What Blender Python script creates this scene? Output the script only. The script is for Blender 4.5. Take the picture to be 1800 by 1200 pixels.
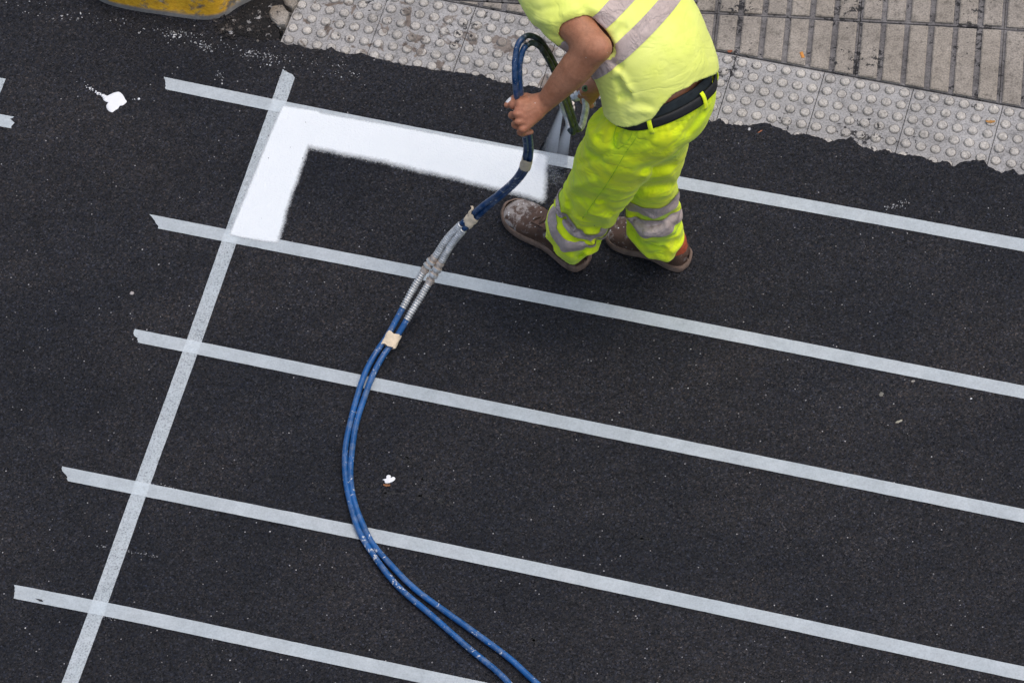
import bpy, bmesh, math, random
import numpy as np
from mathutils import Matrix, Vector

for _o in list(bpy.data.objects):
    bpy.data.objects.remove(_o)
SC = bpy.context.scene
COL = SC.collection
R = math.radians

# ------------------------------------------------------------------ camera
# calibrated from the square tactile grid and the parallel tapes: 163 mm lens, 56 degrees down, 13 m away
FPX, PITCH, ROLL = 8128.0, 0.98152, -0.10708
DIST = FPX / 620.0
EYE = np.array([0, -DIST * math.cos(PITCH), DIST * math.sin(PITCH)])
_R0 = np.array([1.0, 0, 0]); _U0 = np.array([0, math.sin(PITCH), math.cos(PITCH)])
VF = np.array([0, math.cos(PITCH), -math.sin(PITCH)])
VR = math.cos(ROLL) * _R0 + math.sin(ROLL) * _U0
VU = -math.sin(ROLL) * _R0 + math.cos(ROLL) * _U0
cd = bpy.data.cameras.new('camera'); cam = bpy.data.objects.new('camera', cd); COL.objects.link(cam)
cd.sensor_width = 36; cd.lens = FPX / 1800 * 36; cd.clip_start = 0.5; cd.clip_end = 400
cam.matrix_world = Matrix([[VR[i], VU[i], -VF[i], EYE[i]] for i in range(3)] + [[0, 0, 0, 1]])
SC.camera = cam

# ------------------------------------------------------------------ sky, sun, exposure (bright overcast)
SUN_EL, SUN_AZ = 72.0, 0.0     # azimuth from +X towards +Y
w = bpy.data.worlds.new('World'); SC.world = w; w.use_nodes = True
nt = w.node_tree; nt.nodes.clear()
sky = nt.nodes.new('ShaderNodeTexSky'); sky.sky_type = 'NISHITA'; sky.sun_disc = False
sky.sun_elevation = R(SUN_EL); sky.sun_rotation = R(90 - SUN_AZ)
sky.air_density = 1.0; sky.dust_density = 4.0; sky.ozone_density = 0.6
bg = nt.nodes.new('ShaderNodeBackground'); bg.inputs[1].default_value = 0.15
ow = nt.nodes.new('ShaderNodeOutputWorld')
nt.links.new(sky.outputs[0], bg.inputs[0]); nt.links.new(bg.outputs[0], ow.inputs[0])
ld = bpy.data.lights.new('sun', 'SUN'); ld.energy = 1.0; ld.angle = R(75); ld.color = (1.0, 0.97, 0.93)
sun = bpy.data.objects.new('sun', ld); COL.objects.link(sun)
_sd = Vector((math.cos(R(SUN_EL)) * math.cos(R(SUN_AZ)), math.cos(R(SUN_EL)) * math.sin(R(SUN_AZ)), math.sin(R(SUN_EL))))
sun.rotation_euler = _sd.to_track_quat('Z', 'Y').to_euler(); sun.location = (3, 3, 8)
SC.render.engine = 'CYCLES'
SC.view_settings.view_transform = 'Standard'; SC.view_settings.look = 'None'
SC.view_settings.gamma = 1.0; SC.view_settings.use_curve_mapping = False
SC.view_settings.exposure = 0.14
SC.cycles.transparent_max_bounces = 16; SC.cycles.volume_bounces = 2
SC.cycles.use_denoising = True

# ------------------------------------------------------------------ measuring helpers (photo pixel -> point at a height)
def at(x, y, z=0.0):
    d = (x - 900) * VR - (y - 600) * VU + FPX * VF
    return EYE + d * ((z - EYE[2]) / d[2])
def atv(l, z=None):
    return np.array([at(*q) if z is None else at(q[0], q[1], z) for q in l])
def pix(p):
    v = p - EYE; wv = v @ VF
    return 900 + FPX * (v @ VR) / wv, 600 - FPX * (v @ VU) / wv

# ------------------------------------------------------------------ material helpers
class NT:
    def __init__(s, name):
        s.m = bpy.data.materials.new(name); s.m.use_nodes = True; s.t = s.m.node_tree; s.t.nodes.clear()
        s.out = s.t.nodes.new('ShaderNodeOutputMaterial'); s.b = s.n('ShaderNodeBsdfPrincipled')
        s.t.links.new(s.b.outputs[0], s.out.inputs[0]); s.geo = None
    def n(s, ty, **k):
        x = s.t.nodes.new(ty)
        for a, v in k.items():
            if isinstance(v, (int, float, str, bool)) and hasattr(x, a): setattr(x, a, v)
        return x
    def set(s, sock, v):
        if hasattr(v, 'is_output') or isinstance(v, bpy.types.NodeSocket): s.t.links.new(v, sock)
        else: sock.default_value = v if not (isinstance(v, tuple) and len(v) == 3 and sock.type == 'RGBA') else (*v, 1)
    def pos(s):
        if s.geo is None: s.geo = s.n('ShaderNodeNewGeometry').outputs['Position']
        return s.geo
    def obj(s): return s.n('ShaderNodeTexCoord').outputs['Object']
    def mapping(s, v, scale=(1, 1, 1), rot=(0, 0, 0), loc=(0, 0, 0)):
        x = s.n('ShaderNodeMapping'); s.set(x.inputs[0], v); x.inputs['Scale'].default_value = scale
        x.inputs['Rotation'].default_value = rot; x.inputs['Location'].default_value = loc; return x.outputs[0]
    def noise(s, v, scale, detail=3, rough=.55, dist=0.0):
        x = s.n('ShaderNodeTexNoise'); s.set(x.inputs['Vector'], v); x.inputs['Scale'].default_value = scale
        x.inputs['Detail'].default_value = detail; x.inputs['Roughness'].default_value = rough; x.inputs['Distortion'].default_value = dist
        return x.outputs[0]
    def vor(s, v, scale, feature='F1', out='Distance', rnd=1.0):
        x = s.n('ShaderNodeTexVoronoi'); x.feature = feature; s.set(x.inputs['Vector'], v); x.inputs['Scale'].default_value = scale
        x.inputs['Randomness'].default_value = rnd
        return x.outputs[out]
    def ramp(s, v, stops, interp='LINEAR'):
        x = s.n('ShaderNodeValToRGB'); x.color_ramp.interpolation = interp; e = x.color_ramp.elements
        while len(e) < len(stops): e.new(0.5)
        for i, (p, c) in enumerate(stops):
            e[i].position = p; e[i].color = (c, c, c, 1) if isinstance(c, (int, float)) else (*c, 1)
        s.set(x.inputs[0], v); return x.outputs[0]
    def mix(s, f, a, b, mode='MIX'):
        x = s.n('ShaderNodeMix'); x.data_type = 'RGBA'; x.blend_type = mode
        s.set(x.inputs[0], f); s.set(x.inputs[6], a); s.set(x.inputs[7], b); return x.outputs[2]
    def math(s, op, a, b=0.0, c=0.0):
        x = s.n('ShaderNodeMath'); x.operation = op; s.set(x.inputs[0], a); s.set(x.inputs[1], b); s.set(x.inputs[2], c); return x.outputs[0]
    def sepx(s, v):
        x = s.n('ShaderNodeSeparateXYZ'); s.set(x.inputs[0], v); return x.outputs
    def bump(s, h, dist=.002, strength=1.0, prev=None):
        x = s.n('ShaderNodeBump'); x.inputs['Distance'].default_value = dist; x.inputs['Strength'].default_value = strength
        s.set(x.inputs['Height'], h)
        if prev is not None: s.set(x.inputs['Normal'], prev)
        return x.outputs[0]
    def fin(s, col=None, rough=.8, normal=None, metal=None, alpha=None, spec=None, sheen=None):
        if col is not None: s.set(s.b.inputs['Base Color'], col)
        s.set(s.b.inputs['Roughness'], rough)
        if normal is not None: s.set(s.b.inputs['Normal'], normal)
        if metal is not None: s.set(s.b.inputs['Metallic'], metal)
        if alpha is not None: s.set(s.b.inputs['Alpha'], alpha)
        if spec is not None: s.set(s.b.inputs['Specular IOR Level'], spec)
        if sheen is not None: s.b.inputs['Sheen Weight'].default_value = sheen
        return s.m

# ------------------------------------------------------------------ object helpers
def link(name, me, mat=None, parent=None, smooth=False):
    o = bpy.data.objects.new(name, me); COL.objects.link(o)
    if mat is not None and not me.materials: me.materials.append(mat)
    if smooth: me.polygons.foreach_set('use_smooth', [True] * len(me.polygons))
    if parent is not None: o.parent = parent
    return o
def mesh(name, V, F, mat=None, parent=None, smooth=False):
    me = bpy.data.meshes.new(name); me.from_pydata([tuple(map(float, v)) for v in V], [], F); me.update()
    return link(name, me, mat, parent, smooth)
def meshnp(name, V, Q, mat=None, parent=None, smooth=True):
    """fast numpy mesh, Q is (n,3) or (n,4)"""
    me = bpy.data.meshes.new(name); k = Q.shape[1]
    me.vertices.add(len(V)); me.vertices.foreach_set('co', np.ascontiguousarray(V, dtype=np.float32).ravel())
    me.loops.add(Q.size); me.loops.foreach_set('vertex_index', np.ascontiguousarray(Q, dtype=np.int32).ravel())
    me.polygons.add(len(Q)); me.polygons.foreach_set('loop_start', np.arange(0, Q.size, k, dtype=np.int32))
    me.polygons.foreach_set('loop_total', np.full(len(Q), k, dtype=np.int32))
    me.update(calc_edges=True); me.validate()
    return link(name, me, mat, parent, smooth)
def tag(o, label=None, cat=None, group=None, kind=None):
    if label: o['label'] = label
    if cat: o['category'] = cat
    if group: o['group'] = group
    if kind: o['kind'] = kind
    return o
def empty(name, loc=(0, 0, 0)):
    o = bpy.data.objects.new(name, None); COL.objects.link(o); o.location = loc; o.empty_display_size = .05; return o
def rebase(root):
    """parts are modelled in world space: keep them there under a thing that stands at its base"""
    bpy.context.view_layer.update()
    inv = root.matrix_world.inverted()
    for c in root.children: c.matrix_parent_inverse = inv

def spline(P, n):
    """Catmull-Rom through P, n samples (last axis free)"""
    P = np.asarray(P, float); d = np.linalg.norm(np.diff(P[:, :3], axis=0), axis=1) + 1e-9
    s = np.concatenate([[0], np.cumsum(np.sqrt(d) if False else d)])
    E = np.vstack([2 * P[0] - P[1], P, 2 * P[-1] - P[-2]])
    u = np.linspace(0, s[-1], n); out = []
    for x in u:
        i = min(max(np.searchsorted(s, x, 'right') - 1, 0), len(P) - 2); t = (x - s[i]) / (s[i + 1] - s[i])
        a, b, c, e = E[i:i + 4]
        h0 = d[i - 1] if i > 0 else d[i]; h1 = d[i]; h2 = d[i + 1] if i + 1 < len(d) else d[i]
        m1 = h1 * ((b - a) / h0 * h1 + (c - b) / h1 * h0) / (h0 + h1); m2 = h1 * ((c - b) / h1 * h2 + (e - c) / h2 * h1) / (h1 + h2)
        t2, t3 = t * t, t * t * t
        out.append((2 * t3 - 3 * t2 + 1) * b + (t3 - 2 * t2 + t) * m1 + (-2 * t3 + 3 * t2) * c + (t3 - t2) * m2)
    return np.array(out)
def sweep(pts, rad, seg=12, caps=True):
    """round tube along pts with per-point radius"""
    pts = np.asarray(pts, float); n = len(pts); rad = np.broadcast_to(np.asarray(rad, float), (n,))
    T = np.gradient(pts, axis=0); T /= np.linalg.norm(T, axis=1)[:, None] + 1e-12
    u = np.cross(T[0], [0.31, 0.2, 0.93]); u /= np.linalg.norm(u); V = []
    for i in range(n):
        u = u - T[i] * (u @ T[i]); u /= np.linalg.norm(u); v = np.cross(T[i], u)
        for k in range(seg):
            a = 2 * math.pi * k / seg; V.append(pts[i] + rad[i] * (math.cos(a) * u + math.sin(a) * v))
    F = [(i * seg + k, i * seg + (k + 1) % seg, (i + 1) * seg + (k + 1) % seg, (i + 1) * seg + k) for i in range(n - 1) for k in range(seg)]
    if caps: F += [tuple(range(seg - 1, -1, -1)), tuple(range((n - 1) * seg, n * seg))]
    return V, F
def join(parts):
    V, F = [], []
    for v, f in parts:
        o = len(V); V += list(v); F += [tuple(i + o for i in q) for q in f]
    return V, F
rng = np.random.default_rng(7); random.seed(7)
# ================================================================== MATERIALS OF THE GROUND
def m_asphalt():
    s = NT('asphalt'); p = s.pos()
    pw = s.mix(.02, p, s.n('ShaderNodeTexNoise').outputs['Color'])
    cell = s.vor(p, 230, out='Color'); cs = s.sepx(cell)
    base = s.ramp(cs[0], [(0, (.0028, .0034, .0042)), (.22, (.0080, .0087, .0101)), (.62, (.0150, .0157, .0173)), (.90, (.0235, .0238, .0248)), (1, (.048, .048, .048))])
    tint = s.ramp(cs[1], [(0, (.82, .9, 1.15)), (.5, (1, 1, 1)), (1, (1.2, 1.0, .84))])
    col = s.mix(1, base, tint, 'MULTIPLY')
    n1 = s.noise(p, 2.2, 4, .6); n2 = s.noise(p, 14, 4, .65); n4 = s.noise(p, 95, 3, .6)
    col = s.mix(1, col, s.ramp(n1, [(.3, (.78, .84, .98)), (.7, (1.20, 1.12, 1.10))]), 'MULTIPLY')
    col = s.mix(1, col, s.ramp(n2, [(.25, .78), (.5, 1.0), (.75, 1.16)]), 'MULTIPLY')
    col = s.mix(1, col, s.ramp(n4, [(.30, .42), (.44, .98), (.7, 1.2)]), 'MULTIPLY')
    n6 = s.noise(s.mapping(p, scale=(1, 2.2, 1), rot=(0, 0, .36)), 1.1, 3, .6); col = s.mix(1, col, s.ramp(n6, [(.34, (.62, .67, .76)), (.64, (1.22, 1.18, 1.15))]), 'MULTIPLY')
    # bright quartz flecks
    v2 = s.sepx(s.vor(p, 120, out='Color')); vd = s.vor(p, 120)
    fl = s.math('MULTIPLY', s.math('GREATER_THAN', v2[0], .983), s.math('LESS_THAN', vd, .24))
    col = s.mix(fl, col, s.mix(v2[1], (.12, .115, .11), (.38, .37, .37)))
    v3 = s.sepx(s.vor(s.mapping(p, loc=(3.1, 1.7, 0)), 45, out='Color')); vd3 = s.vor(s.mapping(p, loc=(3.1, 1.7, 0)), 45)
    fl3 = s.math('MULTIPLY', s.math('GREATER_THAN', v3[0], .985), s.math('LESS_THAN', vd3, .1))
    col = s.mix(fl3, col, (.45, .44, .43))
    # a few black pits and oily blots
    n3 = s.noise(p, 9, 5, .7); pit = s.ramp(n3, [(.70, 0), (.76, .55)])
    col = s.mix(pit, col, (.006, .006, .0065))
    h = s.math('ADD', s.math('MULTIPLY', s.vor(p, 230), -1.0), s.math('MULTIPLY', s.noise(p, 120, 2, .6), 1.6))
    return s.fin(col, s.ramp(cs[2], [(0, .6), (1, .95)]), s.bump(h, .0020, .8), spec=.27)
def m_concrete(name, c1, c2, stain=0.0, tar=True, vary=.0, thr=.935):
    s = NT(name); p = s.pos()
    n1 = s.noise(p, 6, 5, .65); n2 = s.noise(p, 190, 3, .75); n3 = s.noise(p, 45, 5, .7)
    col = s.mix(s.ramp(n1, [(.32, 0), (.7, 1)]), c1, c2)
    oi = s.n('ShaderNodeObjectInfo').outputs['Random']; col = s.mix(1, col, s.ramp(oi, [(0, (1 - .12 * vary, 1 - .125 * vary, 1 - .13 * vary)), (.5, (1, 1, 1)), (1, (1 + .1 * vary, 1 + .085 * vary, 1 + .05 * vary))]), 'MULTIPLY')
    col = s.mix(1, col, s.ramp(n2, [(.28, .48), (.5, 1.0), (.72, 1.35)]), 'MULTIPLY')
    col = s.mix(1, col, s.ramp(n3, [(.28, .5), (.48, 1), (.75, 1.14)]), 'MULTIPLY')
    if stain:
        # old rusty-brown patches, only towards the left end of the strip
        xs = s.sepx(p)[0]
        side = s.ramp(s.math('MULTIPLY_ADD', xs, .5, .5), [(.3, 1), (.62, .85), (.72, 0)])
        ns = s.noise(s.mapping(p, loc=(4, 2, 0)), 13, 4, .6, .6)
        m = s.math('MULTIPLY', s.ramp(ns, [(.575, 0), (.615, 1)]), side)
        col = s.mix(s.math('MULTIPLY', m, stain), col, s.mix(s.ramp(n3, [(.4, 0), (.6, 1)]), (.085, .062, .048), (.19, .15, .12)))
    if tar:
        nt_ = s.noise(s.mapping(p, loc=(1.3, 7.7, 0)), 48, 4, .75, .3)
        clus = s.noise(s.mapping(p, loc=(9, 3, 0)), 5.5, 2, .5)
        th = s.math('MULTIPLY_ADD', clus, .55, nt_)
        col = s.mix(s.ramp(th, [(thr, 0), (thr + .023, .93)]), col, (.018, .018, .02))
    h = s.math('ADD', n2, s.math('MULTIPLY', n3, .6))
    return s.fin(col, .88, s.bump(h, .0012, .6), spec=.3)
M = {}
M['asphalt'] = m_asphalt()
M['tactile'] = m_concrete('tactile_concrete', (.265, .256, .246), (.375, .364, .352), stain=.9)
M['stud'] = m_concrete('stud_concrete', (.375, .35, .315), (.49, .46, .415), stain=.7, vary=.5)
M['paver'] = m_concrete('paver_concrete', (.215, .19, .16), (.33, .293, .25), vary=.7)
M['groove'] = m_concrete('groove_concrete', (.105, .099, .098), (.205, .194, .19), thr=.86)
M['ring'] = m_concrete('grimy_ring', (.105, .098, .09), (.19, .18, .17), tar=False)
M['chunk'] = m_concrete('chunk_concrete', (.15, .12, .085), (.36, .33, .29))
M['old'] = m_concrete('old_concrete', (.25, .24, .23), (.42, .40, .38))

def m_yellow():
    s = NT('worn_yellow_paint'); p = s.pos()
    n1 = s.noise(p, 16, 6, .72, .4); n2 = s.noise(p, 60, 4, .7); n3 = s.noise(s.mapping(p, scale=(1, 2.5, 1), loc=(2, 5, 0)), 9, 4, .6)
    conc = s.mix(s.ramp(n2, [(.35, 0), (.65, 1)]), (.10, .085, .06), (.22, .195, .16))
    yel = s.mix(s.ramp(n2, [(.3, 0), (.7, 1)]), (.56, .28, .010), (.80, .46, .02))
    col = s.mix(s.ramp(n1, [(.37, 0), (.47, 1)]), conc, yel)
    col = s.mix(s.ramp(n3, [(.60, 0), (.66, .85)]), col, (.46, .45, .44))
    z = s.sepx(p)[2]
    col = s.mix(s.ramp(s.math('MULTIPLY', z, 10), [(.15, 1), (.23, 0)]), col, s.mix(n2, (.12, .112, .10), (.30, .285, .26)))
    return s.fin(col, .85, s.bump(n2, .003, .8))
M['yellow'] = m_yellow()

# ================================================================== GROUND, ROAD
me_ground = mesh('ground', [(-60, -60, -.09), (60, -60, -.09), (60, 60, -.09), (-60, 60, -.09)], [(0, 1, 2, 3)], M['old'])
tag(me_ground, kind='structure')
EDGE = [(493, 73), (520, 78), (548, 83), (575, 84), (583, 80), (590, 86), (612, 94), (640, 96), (660, 99), (680, 104), (705, 109), (727, 113), (750, 119), (780, 124), (795, 127), (822, 128), (835, 133), (847, 130),
        (857, 137), (878, 143), (902, 147), (920, 152), (930, 148), (947, 152), (967, 151), (1000, 158), (1030, 166), (1051, 171), (1075, 181), (1110, 184), (1150, 190), (1190, 200), (1230, 206), (1253, 210), (1267, 206), (1277, 217),
        (1313, 218), (1343, 217), (1380, 227), (1397, 238), (1413, 233), (1440, 238), (1455, 251), (1477, 245), (1497, 243), (1520, 257), (1537, 266), (1553, 262), (1577, 267), (1617, 270), (1643, 284), (1667, 280), (1677, 288),
        (1693, 280), (1730, 280), (1736, 293), (1760, 303), (1780, 298), (1790, 308), (1810, 304)]
E0 = atv(EDGE, 0)[:, :2]
# go on along the strip beyond the frame
TH = -.36219; TS = .26690; GO = np.array([-.000448, 1.21293]); GE = np.array([math.cos(TH), math.sin(TH)]); GN = np.array([-GE[1], GE[0]])
def grid(k, q): return GO + TS * (k * GE - q * GN)
ext = []
for k in np.arange(6.6, 22, .13): ext.append(grid(k, .87 + .04 * math.sin(k * 3.1) + rng.normal(0, .02)))
E0 = np.vstack([E0, ext])
# subdivide with ragged jitter
pts = [E0[0]]; wk = 0.0
for a, b in zip(E0[:-1], E0[1:]):
    m = max(2, int(np.linalg.norm(b - a) / .0055))
    for j in range(1, m + 1):
        t = j / m; wk = .86 * wk + rng.normal(0, .0017); pts.append(a + (b - a) * t + GN * (wk + rng.normal(0, .0011)))
E1 = np.array(pts)
for i in range(1, len(E1)): E1[i, 0] = max(E1[i, 0], E1[i - 1, 0] + .0008)
# left of the strip the asphalt runs on under the yellow kerb and the grit
left = np.array([[-40, 3.6], [-3, 2.4], [-1.2, 1.75], [E1[0, 0] - .10, 1.50], [E1[0, 0] - .012, 1.47], [E1[0, 0] - .004, E1[0, 1] + .01]])
E2 = np.vstack([left, E1, [[40, E1[-1, 1] - 10]]])
n = len(E2); V = []; F = []
for x, y in E2: V.append((x, y, 0))
for x, y in E2: V.append((x, -40.0 if abs(x) < 39 else -40.0, 0))
for x, y in E2: V.append((x, y + .003, -.022))
for x, y in E2: V.append((x, y - .006, .0005))
F = []
for i in range(n - 1):
    F.append((n + i, n + i + 1, 3 * n + i + 1, 3 * n + i)); F.append((3 * n + i, 3 * n + i + 1, i + 1, i)); F.append((i, i + 1, 2 * n + i + 1, 2 * n + i))
for i in range(n):   # rounded crest of the layer
    V[i] = (V[i][0], V[i][1], -.003)
for i in range(n): V[3 * n + i] = (V[3 * n + i][0], V[3 * n + i][1], 0.0)
road = mesh('road', V, F, M['asphalt']); tag(road, kind='structure')

# ================================================================== TACTILE STRIP (structure > tile > stud)
ZT = -.010
def prism(poly, z0, z1, ch=.0015):
    """convex polygon prism with chamfered top"""
    poly = np.array(poly, float); c = poly.mean(0); k = len(poly)
    d = poly - c; ins = poly - d / np.linalg.norm(d, axis=1)[:, None] * ch * 1.4
    V = [(x, y, z0) for x, y in poly] + [(x, y, z1 - ch) for x, y in poly] + [(x, y, z1) for x, y in ins]
    F = [tuple(range(2 * k, 3 * k))]
    for L in (0, 1):
        F += [(L * k + i, L * k + (i + 1) % k, (L + 1) * k + (i + 1) % k, (L + 1) * k + i) for i in range(k)]
    return V, F
def quad(k0, k1, q0, q1): return [grid(k0, q1), grid(k1, q1), grid(k1, q0), grid(k0, q0)]
strip_bed = mesh('tactile_strip', [(*grid(-2, 1.02), ZT - .03), (*grid(22, 1.02), ZT - .03), (*grid(22, 0), ZT - .03), (*grid(-2, 0), ZT - .03)], [(0, 1, 2, 3)], M['groove'])
tag(strip_bed, kind='structure')
def stud_mesh(worn):
    prof = [(.0146, -.0004), (.0139, .0030), (.0122, .0056), (.0085, .0065)] if not worn else [(.0148, -.0004), (.0138, .0013), (.0105, .0021), (.006, .0023)]
    V, F = [], []; sg = 12
    for r, z in prof: V += [(r * math.cos(2 * math.pi * i / sg), r * math.sin(2 * math.pi * i / sg), z) for i in range(sg)]
    for L in range(3): F += [(L * sg + i, L * sg + (i + 1) % sg, (L + 1) * sg + (i + 1) % sg, (L + 1) * sg + i) for i in range(sg)]
    F.append(tuple(range(3 * sg, 4 * sg))); nf = len(F)
    ro = len(V); V += [(.0166 * math.cos(2 * math.pi * i / sg), .0166 * math.sin(2 * math.pi * i / sg), .0003) for i in range(sg)] + [(.0138 * math.cos(2 * math.pi * i / sg), .0138 * math.sin(2 * math.pi * i / sg), .0008) for i in range(sg)]
    F += [(ro + i, ro + (i + 1) % sg, ro + sg + (i + 1) % sg, ro + sg + i) for i in range(sg)]      # dirt collected round the foot
    me = bpy.data.meshes.new('stud'); me.from_pydata(V, [], F); me.materials.append(M['stud']); me.materials.append(M['ring'])
    for q in me.polygons[nf:]: q.material_index = 1
    me.update()
    me.polygons.foreach_set('use_smooth', [True] * len(F)); return me
ST = [stud_mesh(False), stud_mesh(True)]
worn_at = {(-2, 0, 0), (-2, 4, 1), (-2, 0, 3), (-1, 5, 2), (-1, 3, 4), (0, 3, 1), (-1, 0, 3), (0, 1, 5), (0, 2, 5), (0, 4, 5), (3, 2, 0), (3, 1, 1), (4, 1, 1)}
far = []
for k in range(-2, 16):
    z = ZT + rng.normal(0, .0006); c = grid(k + .5, .5)
    g = .0009 / TS
    V, F = prism(quad(k + g, k + 1 - g, g, 1.0), ZT - .028, z, .0012)
    if k == -2:   # broken left corner
        V, F = prism([grid(-2, .985), grid(-1 - g, .985), grid(-1 - g, g), grid(-1.93, g), grid(-1.95, .30), grid(-1.985, .52)], ZT - .028, z, .0012)
    V = [(x - c[0], y - c[1], zz) for x, y, zz in V]
    t = mesh('tactile_tile', V, F, M['tactile'], strip_bed); t.location = (c[0], c[1], 0)
    for q in range(6):
        for p in range(6):
            w = grid(k + (p + .5) / 6, (q + .5) / 6); px, py = pix(np.array([w[0], w[1], z]))
            wr = (k, p, q) in worn_at
            if k == -2 and p == 0 and q < 2: continue
            if k <= 6 and -25 < py and px < 1840:
                s_ = bpy.data.objects.new('stud', ST[1 if wr else 0]); COL.objects.link(s_); s_.parent = t
                s_.location = (w[0] - c[0] + rng.normal(0, .0003), w[1] - c[1] + rng.normal(0, .0003), z); s_.rotation_euler = (0, 0, rng.uniform(0, 6))
                u = rng.uniform(.95, 1.03); s_.scale = (u, u, rng.uniform(.8, 1.1))
            else: far.append((w[0], w[1], z))
me0 = ST[0]; v0 = np.array([v.co[:] for v in me0.vertices]); f0 = [tuple(p.vertices) for p in me0.polygons]
V, F = join([(v0 + np.array(c), f0) for c in far])
tag(mesh('stud_field', V, F, M['stud'], strip_bed, True), kind='stuff')

# ================================================================== RIBBED PAVEMENT (structure > tile > raised bar)
PA = R(-11.6); PU = np.array([math.cos(PA), math.sin(PA)]); PV = np.array([-PU[1], PU[0]])
PO = at(1765, 49)[:2]; PITB = .0707; TL_ = PITB * 6
def clip(poly, p0, nrm):
    out = []
    for i in range(len(poly)):
        a, b = poly[i], poly[(i + 1) % len(poly)]; da, db = (a - p0) @ nrm, (b - p0) @ nrm
        if da >= 0: out.append(a)
        if da * db < 0: out.append(a + (b - a) * da / (da - db))
    return out
ZP = -.002
def prism_in(poly, z0, z1, ch):
    """convex polygon prism, chamfer by true edge inset"""
    P_ = [np.array(q, float) for q in poly]; k = len(P_); ins = list(P_); c = sum(P_) / k
    for i in range(k):
        a, b = P_[i], P_[(i + 1) % k]; e = b - a; L = np.linalg.norm(e)
        if L < 1e-5: continue
        nn = np.array([-e[1], e[0]]) / L
        if (c - a) @ nn < 0: nn = -nn
        ins = clip(ins, a + nn * ch, nn)
        if len(ins) < 3: return None
    V = [(x, y, z0) for x, y in P_] + [(x, y, z1 - ch * .7) for x, y in P_]
    F = [(i, (i + 1) % k, k + (i + 1) % k, k + i) for i in range(k)]
    if len(ins) == k:
        # match the inset ring by nearest start
        j0 = min(range(k), key=lambda j: np.linalg.norm(ins[j] - P_[0])); ins = ins[j0:] + ins[:j0]
        V += [(x, y, z1) for x, y in ins]
        F += [(k + i, k + (i + 1) % k, 2 * k + (i + 1) % k, 2 * k + i) for i in range(k)] + [tuple(range(2 * k, 3 * k))]
    else: F.append(tuple(range(k, 2 * k)))
    return V, F
cq = grid(0, -.012)
bed = mesh('pavement', [(*(grid(-9, -.0)), ZP - .012), (*(grid(24, -.0)), ZP - .012), (*(grid(24, -.0) + GN * 9), ZP - .012), (*(grid(-9, 0) + GN * 9), ZP - .012)], [(0, 1, 2, 3)], M['groove'])
tag(bed, kind='structure')
farb = []; fart = []
for i in range(-9, 7):
    for j in range(-1, 7):
        o = PO + PU * (i * TL_) + PV * (j * TL_)
        sq = [o + PU * .0012 + PV * .0012, o + PU * (TL_ - .0012) + PV * .0012, o + PU * (TL_ - .0012) + PV * (TL_ - .0012), o + PU * .0012 + PV * (TL_ - .0012)]
        tq = clip(sq, cq, GN)
        if len(tq) < 3: continue
        px, py = zip(*[pix(np.array([q[0], q[1], 0])) for q in tq])
        near = max(py) > -8 and max(px) > 600 and min(px) < 1850
        # keep clear of the yellow kerb to the left
        if min(q[0] for q in tq) < -.62: continue
        dz = rng.normal(0, .0007)
        r = prism_in(tq, ZP - .011, ZP - .0065 + dz, .0008)
        if r is None: continue
        bars = []
        for b in range(6):
            a0 = o + PU * (b * PITB + .0085 + rng.normal(0, .0005)); wd = PITB - .0170
            lo = .0075 + rng.normal(0, .0008); bq = [a0 + PV * lo, a0 + PU * wd + PV * lo, a0 + PU * wd + PV * (TL_ - lo), a0 + PV * (TL_ - lo)]
            bq = clip(bq, cq + GN * .002, GN)
            if len(bq) < 3: continue
            pb = prism_in(bq, ZP - .0095 + dz, ZP + .0015 + dz + rng.normal(0, .0004), .0040)
            if pb: bars.append(pb)
        if near:
            t = mesh('paving_tile', *r, M['groove'], bed)
            for pb in bars: mesh('raised_bar', *pb, M['paver'], t)
        else: fart.append(r); farb += bars
tag(mesh('paving_field', *join(farb), M['paver'], bed), kind='stuff'); tag(mesh('paving_base', *join(fart), M['groove'], bed), kind='stuff')

# ================================================================== YELLOW KERB BLOCK
ko = [(150, -14), (185, 6), (225, 17), (275, 25), (325, 32), (352, 35), (376, 34), (398, 27), (415, 15), (436, 4), (462, -6), (495, -22)]
ko = spline(atv(ko, 0), 44)[:, :2]
back = [ko[-1] + np.array([.05, .32]), ko[0] + np.array([.0, .40])]
prof = [(0, -.03), (0, .016), (.006, .022), (.010, .070), (.022, .098), (.036, .112), (.056, .118)]
cc = np.vstack([ko, back]).mean(0); ring = np.vstack([ko, back]); V, F = [], []
nr = len(ring)
for dd, z in prof:
    for i, q in enumerate(ring):
        d = cc - q; d /= np.linalg.norm(d); jit = rng.normal(0, .0015) if dd > 0 else 0
        V.append((*(q + d * (dd + jit)), z + rng.normal(0, .0008)))
for L in range(len(prof) - 1): F += [(L * nr + i, L * nr + (i + 1) % nr, (L + 1) * nr + (i + 1) % nr, (L + 1) * nr + i) for i in range(nr)]
F.append(tuple(range((len(prof) - 1) * nr, len(prof) * nr)))
kb = mesh('kerb_block', V, F, M['yellow'], smooth=True)
tag(kb, 'concrete kerb nose with flaking yellow paint at the asphalt edge', 'kerb')

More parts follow.
